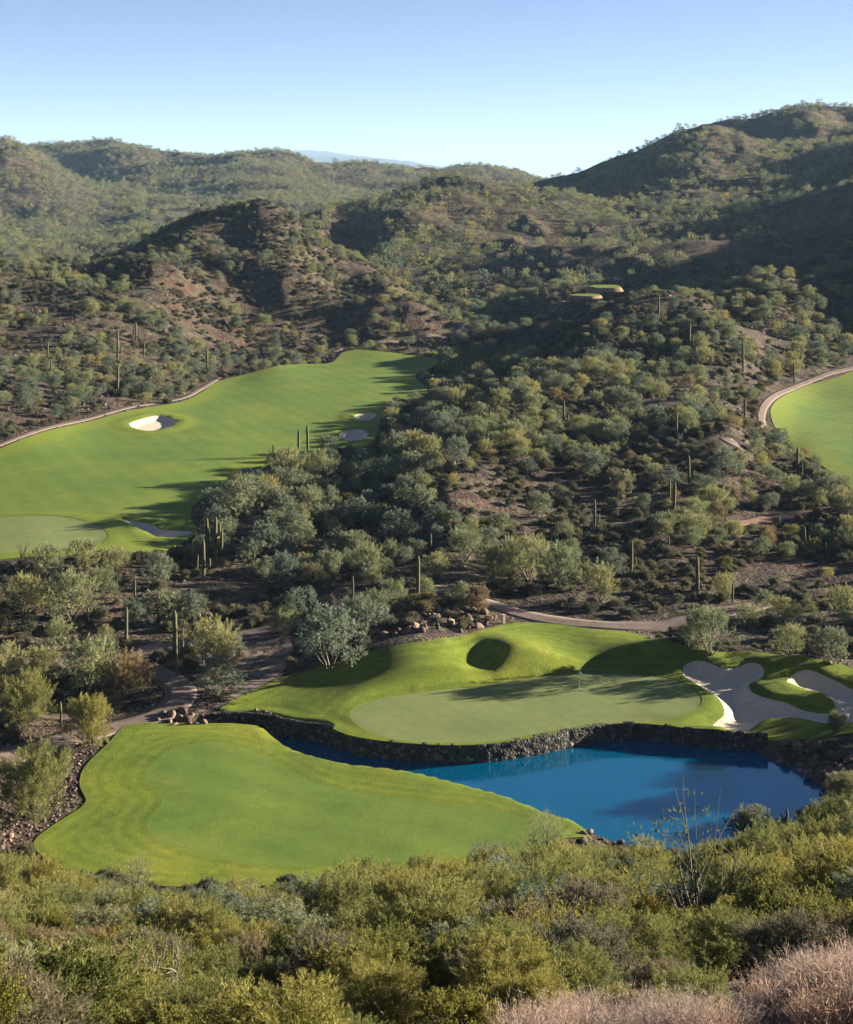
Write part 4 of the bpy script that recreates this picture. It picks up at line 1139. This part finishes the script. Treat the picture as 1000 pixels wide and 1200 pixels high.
# ------------------------------------------------------------------ individual plants: the largest in the picture of each kind
LMARK = [(a, (b + c) / 2, 'the ' + lb.split(' standing')[0] if False else None) for a, b, c, _n, lb in SG]
LM = [(150, 757, 'the leaning armless cactus'), (222, 770, 'the four cacti at the path bend'), (490, 690, 'the lone cactus on the dark berm'), (245, 640, 'the many-armed cactus by the hollow'),
      (355, 520, 'the cactus pair at the fairway edge'), (415, 505, 'the small bunkers of the left fairway'), (180, 496, 'the half-sunlit bunker'), (190, 624, 'the far putting green bunker'), (50, 650, 'the far putting green'),
      (138, 405, 'the dark tall left hill cactus'), (138, 448, 'the sunlit left hill cactus'), (60, 425, 'the slim left hill cacti'), (165, 395, 'the cactus with raised arms'), (243, 424, 'the cactus behind the left fairway'),
      (300, 240, 'the left hill summit'), (480, 325, 'the reddish left hill end'), (250, 300, 'the dark left hill face'), (330, 350, 'the middle of the left hill'), (60, 325, 'the left shoulder of the left hill'), (30, 480, 'the near fairway path end'),
      (400, 405, 'the path kink at the fairway top'), (520, 393, 'the small far lawn'), (707, 336, 'the raised far tee'), (640, 370, 'the pale stretch of far path'), (780, 345, 'the central hill crest'), (808, 395, 'the tallest cactus on the central hill'),
      (871, 418, 'the cactus on the hill shoulder'), (931, 437, 'the cactus above the right fairway path'), (661, 487, 'the one-armed upper hill cactus'), (600, 440, 'the dark hollow above the central hill'), (793, 500, 'the cactus halfway up the central hill'), (873, 482, 'the cactus beside the right fairway path'),
      (860, 518, 'the small path patch'), (808, 552, 'the one-armed cactus on the lower hill'), (788, 588, 'the two neighbouring hill cacti'), (697, 603, 'the dark low-armed cactus'), (740, 655, 'the low-armed cactus at the hill foot'), (818, 677, 'the thick cactus nearest the green'),
      (851, 615, 'the stubby reddish cactus'), (913, 608, 'the dirt path'), (944, 632, 'the two-armed cactus in shade'), (938, 545, 'the two cacti at the right fairway'), (985, 590, 'the lower corner of the right fairway'), (560, 560, 'the left spur of the hill'), (600, 640, 'the foot of the central hill'),
      (400, 600, 'the deepest shade of the hollow'), (330, 670, 'the sunlit crown in the hollow'), (470, 470, 'the left fairway top corner'), (900, 320, 'the small knoll on the right'), (960, 380, 'the shaded valley on the right'), (900, 700, 'the flat above the bunkers'), (40, 700, 'the palo verde at photo\'s edge'),
      (540, 260, 'the middle hill'), (560, 330, 'the dark valley before the middle hill'), (850, 250, 'the right mountain slope'), (700, 270, 'the lit ridge under the mountain'), (10, 560, 'the lower left fairway'), (75, 840, 'the short thick cactus'), (40, 920, 'the big palo verde on red dirt'),
      (60, 1040, 'the oval lawn lower left tip'), (160, 1045, 'the twiggy shrub under the oval lawn'), (330, 1045, 'the lower edge of the oval lawn'), (575, 1020, 'the dark shrub under the oval lawn'), (640, 990, 'the leafless shrub at the lawn end'), (740, 985, 'the near pond shore'), (825, 1010, 'the tall dead shrub'), (922, 970, 'the lone cactus by the pond'),
      (985, 940, 'the grey bush on the pond shore'), (100, 1120, 'the lower left corner bushes'), (300, 1130, 'the bushes low on the near slope'), (480, 1110, 'the middle of the near slope'), (680, 1090, 'the near slope under the pond'), (620, 1170, 'the pink dry grass'), (930, 1120, 'the tall pink grass'), (60, 1185, 'the bottom left corner'), (350, 1190, 'the bottom edge')]
LMA = np.array([(a, b) for a, b, _ in LM], float)
ORD = ['nearest', 'second nearest', 'third nearest', 'fourth nearest', 'fifth nearest', 'sixth nearest', 'seventh nearest', 'eighth nearest', 'ninth nearest', 'tenth nearest']
def plant_labels(recs):
    """recs: (px, py, kind) -> (label, group)"""
    buckets = {}; out = [None] * len(recs)
    for i, (px, py, kd) in enumerate(recs):
        d = np.hypot(LMA[:, 0] - px, (LMA[:, 1] - py) * 1.2); j = int(np.argmin(d))
        dx, dy = px - LMA[j, 0], py - LMA[j, 1]
        side = ('right of' if dx > 0 else 'left of') if abs(dx) > 1.1 * abs(dy) else ('below' if dy > 0 else 'above')
        buckets.setdefault((kd, j, side), []).append((d[j], i))
    for (kd, j, side), L in buckets.items():
        L.sort()
        for n, (_, i) in enumerate(L):
            if n < len(ORD):
                o = 'only' if len(L) == 1 else ORD[n]
                lb = f"{'the ' if False else ''}{KTEXT[kd]} {side} {LM[j][2]}" if o == 'only' else f"{o} {KTEXT[kd]} {side} {LM[j][2]}"
            else: lb = f"one of the farther {KTEXT[kd]}s {side} {LM[j][2]}"
            out[i] = (lb, f"{KTEXT[kd]} plants {side} {LM[j][2]}")
    return out

QUOTA = {0: 262, 1: 262, 2: 290, 3: 290, 4: 0}
indiv = np.zeros(len(AX), bool)
for k, qn in QUOTA.items():
    c = np.nonzero((AK == k) & INF & (AY < 720))[0]
    c = c[np.argsort(-PXH[c])][:qn]
    indiv[c] = True
idx = np.nonzero(indiv)[0]
labs = plant_labels([(PX[i], (PT[i] + PB[i]) / 2, KL[AK[i]]) for i in idx])
def put_parts(nm, cm, wm, X, Y, z, sc, rot, label, cat, group=None):
    o = bpy.data.objects.new(nm, None); C.objects.link(o)
    o.location = (X, Y, z); o.scale = (sc[0], sc[0], sc[1]); o.rotation_euler.z = rot
    obj('crown', cm, o); obj('trunk', wm, o)
    return tag(o, label, cat, group)
for n, (i, (lb, gr)) in enumerate(zip(idx, labs)):
    kd = KL[AK[i]]; sc = AH[i] / SP[kd]['h']; rot = rng.uniform(0, 6.28)
    wide = 1.0 if AY[i] > 140 else np.clip((2.3 if kd in ('palo', 'iron') else 1.3) / SP[kd]['r'] / sc, 1.0, 1.4)
    s2 = (sc * wide * rng.uniform(.9, 1.12), sc)
    if AY[i] < 140:
        cm, wm = NEAR[kd][rng.integers(len(NEAR[kd]))]
        put_parts(KNAME[kd], cm, wm, AX[i], AY[i], AZ[i], s2, rot, lb, KCAT[kd], gr)
    elif PXH[i] > 42 and kd in MIDP:
        cm, wm = MIDP[kd][rng.integers(6)]
        put_parts(KNAME[kd], cm, wm, AX[i], AY[i], AZ[i], s2, rot, lb, KCAT[kd], gr)
    else:
        o = obj(KNAME[kd], MID[kd][rng.integers(len(MID[kd]))], loc=(AX[i], AY[i], AZ[i]))
        o.scale = (s2[0], s2[0], s2[1]); o.rotation_euler.z = rot
        tag(o, lb, KCAT[kd], gr)
for n, (X, Y, z, kd, h, lb) in enumerate(HAND):
    sc = h / SP[kd]['h'] * 1.02; rot = n * 1.7
    if Y < 185: cm, wm = NEAR[kd][n % len(NEAR[kd])]
    elif kd in MIDP: cm, wm = MIDP[kd][n % 6]
    else:
        o = obj(KNAME[kd], MID[kd][n % 4], loc=(X, Y, z)); o.scale = (sc,) * 3; tag(o, lb, KCAT[kd]); continue
    put_parts(KNAME[kd], cm, wm, X, Y, z, (sc, sc), rot, lb, KCAT[kd])

# ------------------------------------------------------------------ countless scrub, ground cover and rubble
def proto(me):
    return bpy.data.objects.new(me.name, me)
def instances(name, label, X, Y, Z, scl, rot, which, meshes, cat):
    me = bpy.data.meshes.new(name)
    me.vertices.add(len(X)); me.vertices.foreach_set('co', np.stack([X, Y, Z], 1).astype(np.float32).ravel())
    for an, ty, v in (('scl', 'FLOAT', scl), ('rot', 'FLOAT', rot), ('which', 'INT', which)):
        me.attributes.new(an, ty, 'POINT').data.foreach_set('value', np.asarray(v, np.float32 if ty == 'FLOAT' else np.int32))
    o = obj(name, me)
    g = bpy.data.node_groups.new(name, 'GeometryNodeTree')
    g.interface.new_socket('Geometry', in_out='INPUT', socket_type='NodeSocketGeometry')
    g.interface.new_socket('Geometry', in_out='OUTPUT', socket_type='NodeSocketGeometry')
    gi = g.nodes.new('NodeGroupInput'); go = g.nodes.new('NodeGroupOutput')
    jn = g.nodes.new('GeometryNodeJoinGeometry')
    for m in reversed(meshes):                              # a join takes its inputs last first
        oi = g.nodes.new('GeometryNodeObjectInfo'); oi.inputs['Object'].default_value = proto(m)
        gt = g.nodes.new('GeometryNodeGeometryToInstance')
        g.links.new(oi.outputs['Geometry'], gt.inputs[0]); g.links.new(gt.outputs[0], jn.inputs[0])
    ip = g.nodes.new('GeometryNodeInstanceOnPoints'); ip.inputs['Pick Instance'].default_value = True
    def att(nm, ty):
        a = g.nodes.new('GeometryNodeInputNamedAttribute'); a.data_type = ty; a.inputs[0].default_value = nm
        return a.outputs[0]
    cx = g.nodes.new('ShaderNodeCombineXYZ'); g.links.new(att('rot', 'FLOAT'), cx.inputs[2])
    g.links.new(gi.outputs[0], ip.inputs['Points']); g.links.new(jn.outputs[0], ip.inputs['Instance'])
    g.links.new(att('which', 'INT'), ip.inputs['Instance Index']); g.links.new(cx.outputs[0], ip.inputs['Rotation'])
    g.links.new(att('scl', 'FLOAT'), ip.inputs['Scale']); g.links.new(ip.outputs[0], go.inputs[0])
    md = o.modifiers.new('scatter', 'NODES'); md.node_group = g
    return tag(o, label, cat, kind='stuff')
rest = ~indiv & ((AY < 720) | (VIS[keep]))
ri = np.nonzero(rest)[0]
mid_l = [(k, m) for k in ('palo', 'iron', 'creo', 'dry') for m in MID[k]]; far_l = [(k, m) for k in ('palo', 'iron', 'dry') for m in FAR[k]]
near_l = [(k, m) for k in ('palo', 'iron', 'creo', 'dry') for m in NEAR1[k]]
pool = mid_l + far_l + near_l
def pool_ids(kd, lev): return [i for i, (k, m) in enumerate(pool) if k == kd and (0 if i < len(mid_l) else 1 if i < len(mid_l) + len(far_l) else 2) == lev]
wh = np.zeros(len(ri), int)
for k, kd in enumerate(KL[:4]):
    for lev in (0, 1, 2):
        ids = pool_ids(kd, lev) or pool_ids('palo', lev)
        m = (AK[ri] == k) & (np.where(AY[ri] > 720, 1, np.where(AY[ri] < 140, 2, 0)) == lev)
        wh[m] = rng.choice(ids, m.sum())
instances('desert_scrub', 'countless small desert trees and bushes covering the far slopes and plain', AX[ri], AY[ri], AZ[ri], AH[ri] / SPH[AK[ri]], rng.uniform(0, 6.28, len(ri)), wh, [m for _, m in pool], 'scrub')

def cover(Y0, Y1, n, umax=.36):
    Y = np.sqrt(rng.uniform(Y0 ** 2, Y1 ** 2, n)); X = rng.uniform(-umax, umax, n) * (Y + 15)
    return X, Y
x1, y1 = cover(142, 760, 34000); x2, y2 = cover(60, 140, 900)
gx = np.concatenate([x1, x2]); gy = np.concatenate([y1, y2])
k = (fbm(gx, gy, 14, 3, 13) + rng.uniform(-.6, .6, len(gx)) > -.15) & clear_of_golf(gx, gy, .7)
gx, gy = gx[k], gy[k]; gz = land(gx, gy)
instances('ground_cover', 'low grey bursage and dry tufts dotting the bare ground between trees', gx, gy, gz, rng.uniform(.6, 1.7, len(gx)), rng.uniform(0, 6.28, len(gx)), np.where(gy > 140, rng.integers(0, 3, len(gx)), rng.integers(3, 5, len(gx))), MID['burs'] + NEAR1['burs'], 'ground cover')

def rock_mesh(name, seed, sub=2, flat_=.7):
    q = np.random.default_rng(seed)
    import bmesh
    bm = bmesh.new(); bmesh.ops.create_icosphere(bm, subdivisions=sub, radius=1.0)
    V = np.array([v.co[:] for v in bm.verts]); F = np.array([[v.index for v in f.verts] for f in bm.faces]); bm.free()
    for _ in range(9):                                      # chip planar faces off a ball
        n_ = unit(q.normal(0, 1, 3)); c = q.uniform(.45, .85)
        d = V @ n_ - c; V = V - np.outer(np.maximum(d, 0), n_)
    V = V * np.array([1, q.uniform(.65, .95), flat_ * q.uniform(.8, 1.1)]) + q.normal(0, .02, V.shape)
    return mesh_np(name, V, F, [M['rock']])
ROCK = [rock_mesh('boulder', 40 + i) for i in range(7)]
SMALLROCK = [rock_mesh('pebble', 60 + i, 1) for i in range(5)]
x1, y1 = cover(142, 420, 8000); xh, yh = cover(340, 760, 9000)
x1 = np.concatenate([x1, xh]); y1 = np.concatenate([y1, yh])
dr = np.stack([rng.uniform(-46, -30, 1800), rng.uniform(138, 172, 1800)], 1)      # stony dirt left of the oval lawn
gx = np.concatenate([x1, dr[:, 0]]); gy = np.concatenate([y1, dr[:, 1]])
k = (sdf(pond, gx, gy) > .2)
for p in LAWNS: k &= sdf(p, gx, gy) > .35
for ln, wd, _n, _l in PATHS: k &= pdist(ln, gx, gy) > wd / 2 + .2
gx, gy = gx[k], gy[k]; gz = land(gx, gy)
instances('rubble', 'small loose stones strewn over the desert ground', gx, gy, gz, rng.uniform(.08, .30, len(gx)) * np.where(rng.random(len(gx)) < .06, 2.0, 1) * np.where(gy > 340, 1.9, 1), rng.uniform(0, 6.28, len(gx)), rng.integers(0, 5, len(gx)), SMALLROCK, 'stones')

# pink dry grass nearest the viewer: tufts of thin stalks
def tuft(seed):
    q = np.random.default_rng(seed); n = 420
    b = q.normal(0, .12, (n, 2)); d = unit(np.column_stack([q.normal(0, .55, (n, 2)) + b * 1.5, np.ones(n)])); L = q.uniform(.35, 1.0, n) * q.uniform(.7, 1.0, n)
    P0 = np.column_stack([b, np.full(n, -.05)]); P2 = P0 + d * L[:, None]; s = unit(np.cross(d, q.normal(0, 1, (n, 3)))) * .0036
    V = [np.stack([P0 - s, P0 + s, P2], 1).reshape(-1, 3)]
    m = 9                                                   # side twigs and husks along the upper stalk
    tt = q.uniform(.35, 1.0, (n, m)); hb = P0[:, None] + d[:, None] * (L[:, None] * tt)[..., None]
    hd = unit(d[:, None] + q.normal(0, .6, (n, m, 3))); hs = unit(np.cross(hd, q.normal(0, 1, (n, m, 3))))
    V.append(np.stack([hb - hs * .005, hb + hs * .005, hb + hd * q.uniform(.03, .11, (n, m, 1))], 2).reshape(-1, 3))
    V = np.concatenate(V); F = np.arange(len(V)).reshape(-1, 3)
    return mesh_np('dry_grass_tuft', V, F, [M['pink']], tint=np.clip(q.normal(.45, .3, len(F)), 0, 1))
GL = np.array([(440, 1215), (500, 1190), (560, 1178), (640, 1160), (780, 1150), (860, 1138), (900, 1122), (950, 1104), (1000, 1090), (1200, 1060)], float)
gy = rng.uniform(7.0, 15.5, 900); gx = rng.uniform(-.5, 5.6, 900)
k = fbm(gx, gy, 1.3, 2, 15) + rng.uniform(-.4, .4, len(gx)) > 0.0; gx, gy = gx[k], gy[k]
gz = land(gx, gy); gp, gb = project(gx, gy, gz)
hmax = (gb - np.interp(gp, GL[:, 0], GL[:, 1])) / FPX * gy
hh = np.minimum(hmax, rng.uniform(.25, .95, len(gx)) * (.8 + .6 * fbm(gx, gy, .9, 2, 16)))
k = (gp > 585 + 60 * rng.random(len(gx))) & (hh > .15)
gx, gy, gz, hh = gx[k], gy[k], gz[k], hh[k]
instances('dry_grass', 'pinkish tan dry grass and stalks along the lower right of the near slope', gx, gy, gz, hh, rng.uniform(0, 6.28, len(gx)), rng.integers(0, 4, len(gx)), [tuft(i) for i in range(4)], 'grass')

# ------------------------------------------------------------------ single shrubs without leaves
def bare(px, base, top, kind, seed, label, nm='leafless_shrub', leafy=.12, Yfix=None, wood='bark'):
    X, Y = hit([(px, base)], lambda a, b: land(a, b), Y0=20)[0] if Yfix is None else ((px - 500) / FPX * Yfix, Yfix)
    z = float(land(np.array([X]), np.array([Y]))[0])
    (LV, LF, ti), (WV, WF), s = plant(kind, seed, 'near', leafy=leafy)
    base_r = WV
    h = CAMZ - (top - HZ) / FPX * Y - z; sc = h / s['h']
    o = bpy.data.objects.new(nm, None); C.objects.link(o); o.location = (X, Y, z); o.scale = (sc,) * 3
    obj('foliage', mesh_np(nm + '_foliage', LV, LF, [M[s['leaf']]], tint=ti), o)
    obj('branches', mesh_np(nm + '_branches', WV, WF, [M[wood]], smooth=True), o)
    return tag(o, label, 'shrub')
bare(160, 1052, 1004, 'palo', 711, 'twiggy half-bare shrub in front of the lower edge of the oval lawn', leafy=.10)
bare(640, 1012, 958, 'palo', 712, 'open leafless shrub at the right end of the oval lawn', leafy=.14)
bare(575, 1045, 988, 'iron', 713, 'dark twiggy shrub overlapping the lower right of the oval lawn', leafy=.5)
bare(825, 1110, 962, 'creo', 714, 'tall dead shrub with upright bare branches in front of the pond', leafy=.02, Yfix=52, wood='bark')
bare(185, 1195, 1090, 'creo', 715, 'pale leafless branches sticking up at the lower left', leafy=.08, Yfix=30, wood='pale_bark')
bare(640, 1170, 1060, 'creo', 716, 'half-bare pale-stemmed bush low in the middle of the near slope', leafy=.2, Yfix=34, wood='pale_bark')
bare(940, 1130, 1050, 'creo', 717, 'arching pale bare stems among bushes at the lower right', leafy=.1, Yfix=36, wood='pale_bark')
def ocotillo(px, base, top):
    X, Y = hit([(px, base)], lambda a, b: land(a, b))[0]; z = float(land(np.array([X]), np.array([Y]))[0]); h = (base - top) / FPX * Y
    q = np.random.default_rng(5); P = []
    for k in range(12):
        a = k * 2.4; e = np.array([math.cos(a), math.sin(a), 0]) * h * q.uniform(.15, .45) + np.array([0, 0, h * q.uniform(.8, 1.0)])
        P.append(([np.zeros(3), e * [.35, .35, .4], e * [.75, .75, .75], e], [.05, .05, .045, .02]))
    V, F = tubes(P, 5)
    tag(obj('ocotillo', mesh_np('ocotillo', V, F, [M['cactus']]), loc=(X, Y, z)), 'spiky fan of upright ocotillo stems in front of the far putting green', 'shrub')
ocotillo(26, 657, 634)

# ------------------------------------------------------------------ boulders
def boulder(X, Y, s, label, group, seed, z=None, sink=.3):
    q = np.random.default_rng(seed)
    z = float(land(np.array([X]), np.array([Y]))[0]) if z is None else z
    o = obj('boulder', ROCK[seed % len(ROCK)], loc=(X, Y, z + s * (.5 - sink)))
    o.scale = (s, s * q.uniform(.75, 1.1), s * q.uniform(.8, 1.15)); o.rotation_euler = (q.normal(0, .25), q.normal(0, .25), q.uniform(0, 6.28))
    return tag(o, label, 'boulder', group)
def rock_group(pts, sizes, words, group, seed, z=None, fn=None):
    for i, ((X, Y), s) in enumerate(zip(pts, sizes)):
        boulder(X, Y, s, words, group, seed + i, None if z is None else z)
g1 = plane_pts([(186, 838), (193, 833), (200, 840), (203, 834), (210, 837), (214, 831), (219, 838), (224, 834), (230, 840), (234, 836), (240, 842), (247, 838), (206, 843), (222, 843)], 2.4)
rock_group(g1, [.5, .6, .55, .8, .65, .9, .75, .6, .55, .5, .6, .6, .45, .5], 'pale boulder in the pile between path and oval lawn top', 'boulders piled beside the path above the oval lawn', 200)
g2 = plane_pts([(316, 852), (322, 857), (327, 862), (333, 866), (336, 871), (341, 874), (344, 878), (350, 880), (338, 864), (330, 857), (310, 850), (300, 849), (347, 874)], .6)
rock_group(g2, [.4, .5, .45, .5, .7, .6, .8, .9, .4, .45, .4, .4, .5], 'rock lining the little stream at the oval lawn corner', 'rocks along the stream inlet', 230)
for (a, b, zz, s, lb) in ((351, 853, 1.2, .75, 'upright whitish boulder set in the stone wall beside the stream'), (383, 874, 0.1, .6, 'dark rock standing alone in the narrow water'), (265, 840, 1.6, .7, 'whitish boulder under the left tip of the green\'s turf'), (273, 841, 1.5, .5, 'smaller pale boulder beside the one under the turf tip'), (338, 847, 1.2, .5, 'brown boulder left of the upright whitish one in the wall')):
    X, Y = plane_pts([(a, b)], zz)[0]; boulder(X, Y, s, lb, None, int(a), z=zz - .3)
q = np.random.default_rng(77)
bk = []
while len(bk) < 75:
    px = q.uniform(842, 1030); py = q.uniform(862, 945)
    X, Y = plane_pts([(px, py)], 1.0)[0]
    d = sdf(pond, np.array([X]), np.array([Y]))[0]; d2 = sdf(gc, np.array([X]), np.array([Y]))[0]
    if -.5 < d < 7 and d2 > .5: bk.append((X, Y))
rock_group(bk, q.uniform(.3, .85, 75), 'dark rock on the shaded pond bank below the bunkers', 'dark rocks of the shaded pond bank', 300)
bp = hit(np.column_stack([q.uniform(436, 575, 85), q.uniform(704, 745, 85)]), lambda X, Y: land(X, Y))
ok = (sdf(gc, bp[:, 0], bp[:, 1]) > .8) & (np.min([pdist(l_, bp[:, 0], bp[:, 1]) for l_, w_, _, _ in PATHS], 0) > 2.6)
rock_group(bp[ok], q.uniform(.35, .95, ok.sum()), 'dark stone of the rocky berm behind the green', 'dark stones of the berm', 420)
X, Y = hit([(577, 726)], lambda a, b: land(a, b))[0]; boulder(X, Y, .8, 'light brown boulder beside the pale post at the berm end', None, 555)
lg = hit([(150, 677), (169, 675), (157, 668)], lambda a, b: land(a, b))
boulder(*lg[1], .75, 'reddish boulder by a pale log below the far green', None, 560)
sh = hit(np.column_stack([q.uniform(682, 745, 16), q.uniform(968, 990, 16)]), lambda a, b: land(a, b))
rock_group(sh, q.uniform(.25, .5, 16), 'small brown rock on the near pond shore past the lawn tip', 'rocks on the near pond shore', 580)

# ------------------------------------------------------------------ flag, post, block
def plain(name, col, rough=.6):
    m, t, b = mat(name); b.inputs['Base Color'].default_value = (*col, 1); b.inputs['Roughness'].default_value = rough; return m
M['pole'] = plain('pole_paint', (.75, .72, .60), .4); M['flag'] = plain('flag_cloth', (.70, .74, .85)); M['cup'] = plain('cup', (.02, .02, .02)); M['post'] = m_plain('pale_post', (.42, .36, .28), (.55, .48, .38), 5); M['concrete'] = m_plain('concrete', (.36, .34, .31), (.48, .46, .42), 3)
def flagstick():
    X, Y = plane_pts([(679, 809)], 2.62)[0]; z = float(land(np.array([X]), np.array([Y]), 0)[0]) + .07
    o = bpy.data.objects.new('golf_flag', None); C.objects.link(o); o.location = (X, Y, z)
    V, F = tubes([(np.array([[0, 0, -.1], [0, 0, 1.2], [0, 0, 2.25]]), [.018, .016, .013])], 8); obj('pole', mesh_np('flag_pole', V, F, [M['pole']], smooth=True), o)
    n, m = 9, 7; u, v = np.meshgrid(np.linspace(0, 1, n), np.linspace(0, 1, m), indexing='ij')
    xx = .02 + u * .34; yy = .07 * np.sin(u * 5) * u; zz = 2.22 - v * .62 - u * .22 + .03 * np.sin(u * 6 + 2 * v)
    k = (np.arange(n - 1)[:, None] * m + np.arange(m - 1)).ravel(); V = np.stack([xx, yy, zz], -1).reshape(-1, 3)
    V = np.concatenate([V, V + [0, .006, 0]]); F1 = np.stack([k, k + m, k + m + 1, k + 1], 1)
    obj('flag', mesh_np('flag_cloth', V, np.concatenate([F1, F1[:, ::-1] + n * m]), [M['flag']], smooth=True), o)
    a = np.arange(16) * math.pi / 8; V = np.concatenate([[[0, 0, .006]], np.stack([np.cos(a) * .055, np.sin(a) * .055, np.full(16, .006)], 1)])
    obj('cup', mesh_np('flag_cup', V, np.array([(0, i + 1, (i + 1) % 16 + 1) for i in range(16)]), [M['cup']]), o)
    tag(o, 'thin pale flagstick with drooping bluish white flag on the putting green', 'flag')
flagstick()
def chamfer_box(name, sx, sy, sz, m, c=.04):
    import bmesh
    bm = bmesh.new(); bmesh.ops.create_cube(bm, size=1.0)
    for v in bm.verts: v.co = (v.co.x * sx, v.co.y * sy, (v.co.z + .5) * sz)
    bmesh.ops.bevel(bm, geom=bm.edges[:], offset=c, segments=2, affect='EDGES')
    me = bpy.data.meshes.new(name); bm.to_mesh(me); bm.free(); me.materials.append(m); return me
X, Y = hit([(590, 731)], lambda a, b: land(a, b))[0]; z = float(land(np.array([X]), np.array([Y]))[0])
o = bpy.data.objects.new('path_post', None); C.objects.link(o); o.location = (X, Y, z); o.rotation_euler.z = .4
obj('shaft', chamfer_box('post_shaft', .42, .42, 1.15, M['post']), o); c_ = obj('cap', chamfer_box('post_cap', .50, .50, .12, M['concrete'], .03), o); c_.location.z = 1.15
tag(o, 'short square pale post beside the path at the berm end', 'post')
X, Y = hit([(663, 1012)], lambda a, b: land(a, b), Y0=90)[0]; z = float(land(np.array([X]), np.array([Y]))[0])
o = bpy.data.objects.new('drain_block', None); C.objects.link(o); o.location = (X, Y, z + .1); o.rotation_euler.z = .15
obj('base', chamfer_box('drain_base', .8, .7, .42, M['concrete']), o); c_ = obj('lid', chamfer_box('drain_lid', .9, .8, .12, M['concrete'], .03), o); c_.location.z = .46
tag(o, 'small pale concrete drain block with a lid under the lawn tip', 'drain')
V, F = tubes([(np.array([[-1.3, .1, .12], [-.4, 0, .2], [.6, -.1, .16], [1.3, .15, .22]]), [.13, .16, .15, .09])], 7)
tag(obj('fallen_log', mesh_np('fallen_log', V, F, [M['pale_bark']], smooth=True), loc=(*lg[0], float(land(lg[0][:1], lg[0][1:])[0]))), 'pale bleached log lying below the far putting green', 'log')

# ------------------------------------------------------------------ the air
def haze():
    m = bpy.data.materials.new('air'); m.use_nodes = True; t = m.node_tree
    for n in list(t.nodes):
        if n.type == 'BSDF_PRINCIPLED': t.nodes.remove(n)
    out = [n for n in t.nodes if n.type == 'OUTPUT_MATERIAL'][0]
    v = t.nodes.new('ShaderNodeVolumePrincipled')
    v.inputs['Color'].default_value = (0.46, 0.72, 1.0, 1); v.inputs['Density'].default_value = 3.2e-5
    t.links.new(v.outputs[0], out.inputs['Volume'])
    gz_ = np.empty(len(bpy.data.meshes['ground'].vertices) * 3, np.float32); bpy.data.meshes['ground'].vertices.foreach_get('co', gz_)
    z0, z1 = float(gz_[2::3].min()) - 1.0, float(gz_[2::3].max()) + 15
    x, y0, y1 = 62000.0, -200.0, 38500.0
    V = [(a, b, c) for c in (z0, z1) for b in (y0, y1) for a in (-x, x)]
    F = [(0, 2, 3, 1), (4, 5, 7, 6), (0, 1, 5, 4), (2, 6, 7, 3), (0, 4, 6, 2), (1, 3, 7, 5)]
    tag(obj('haze', mesh_np('haze', V, np.array(F), [m])), 'thin blue air haze over the whole valley', 'haze', kind='stuff')
haze()
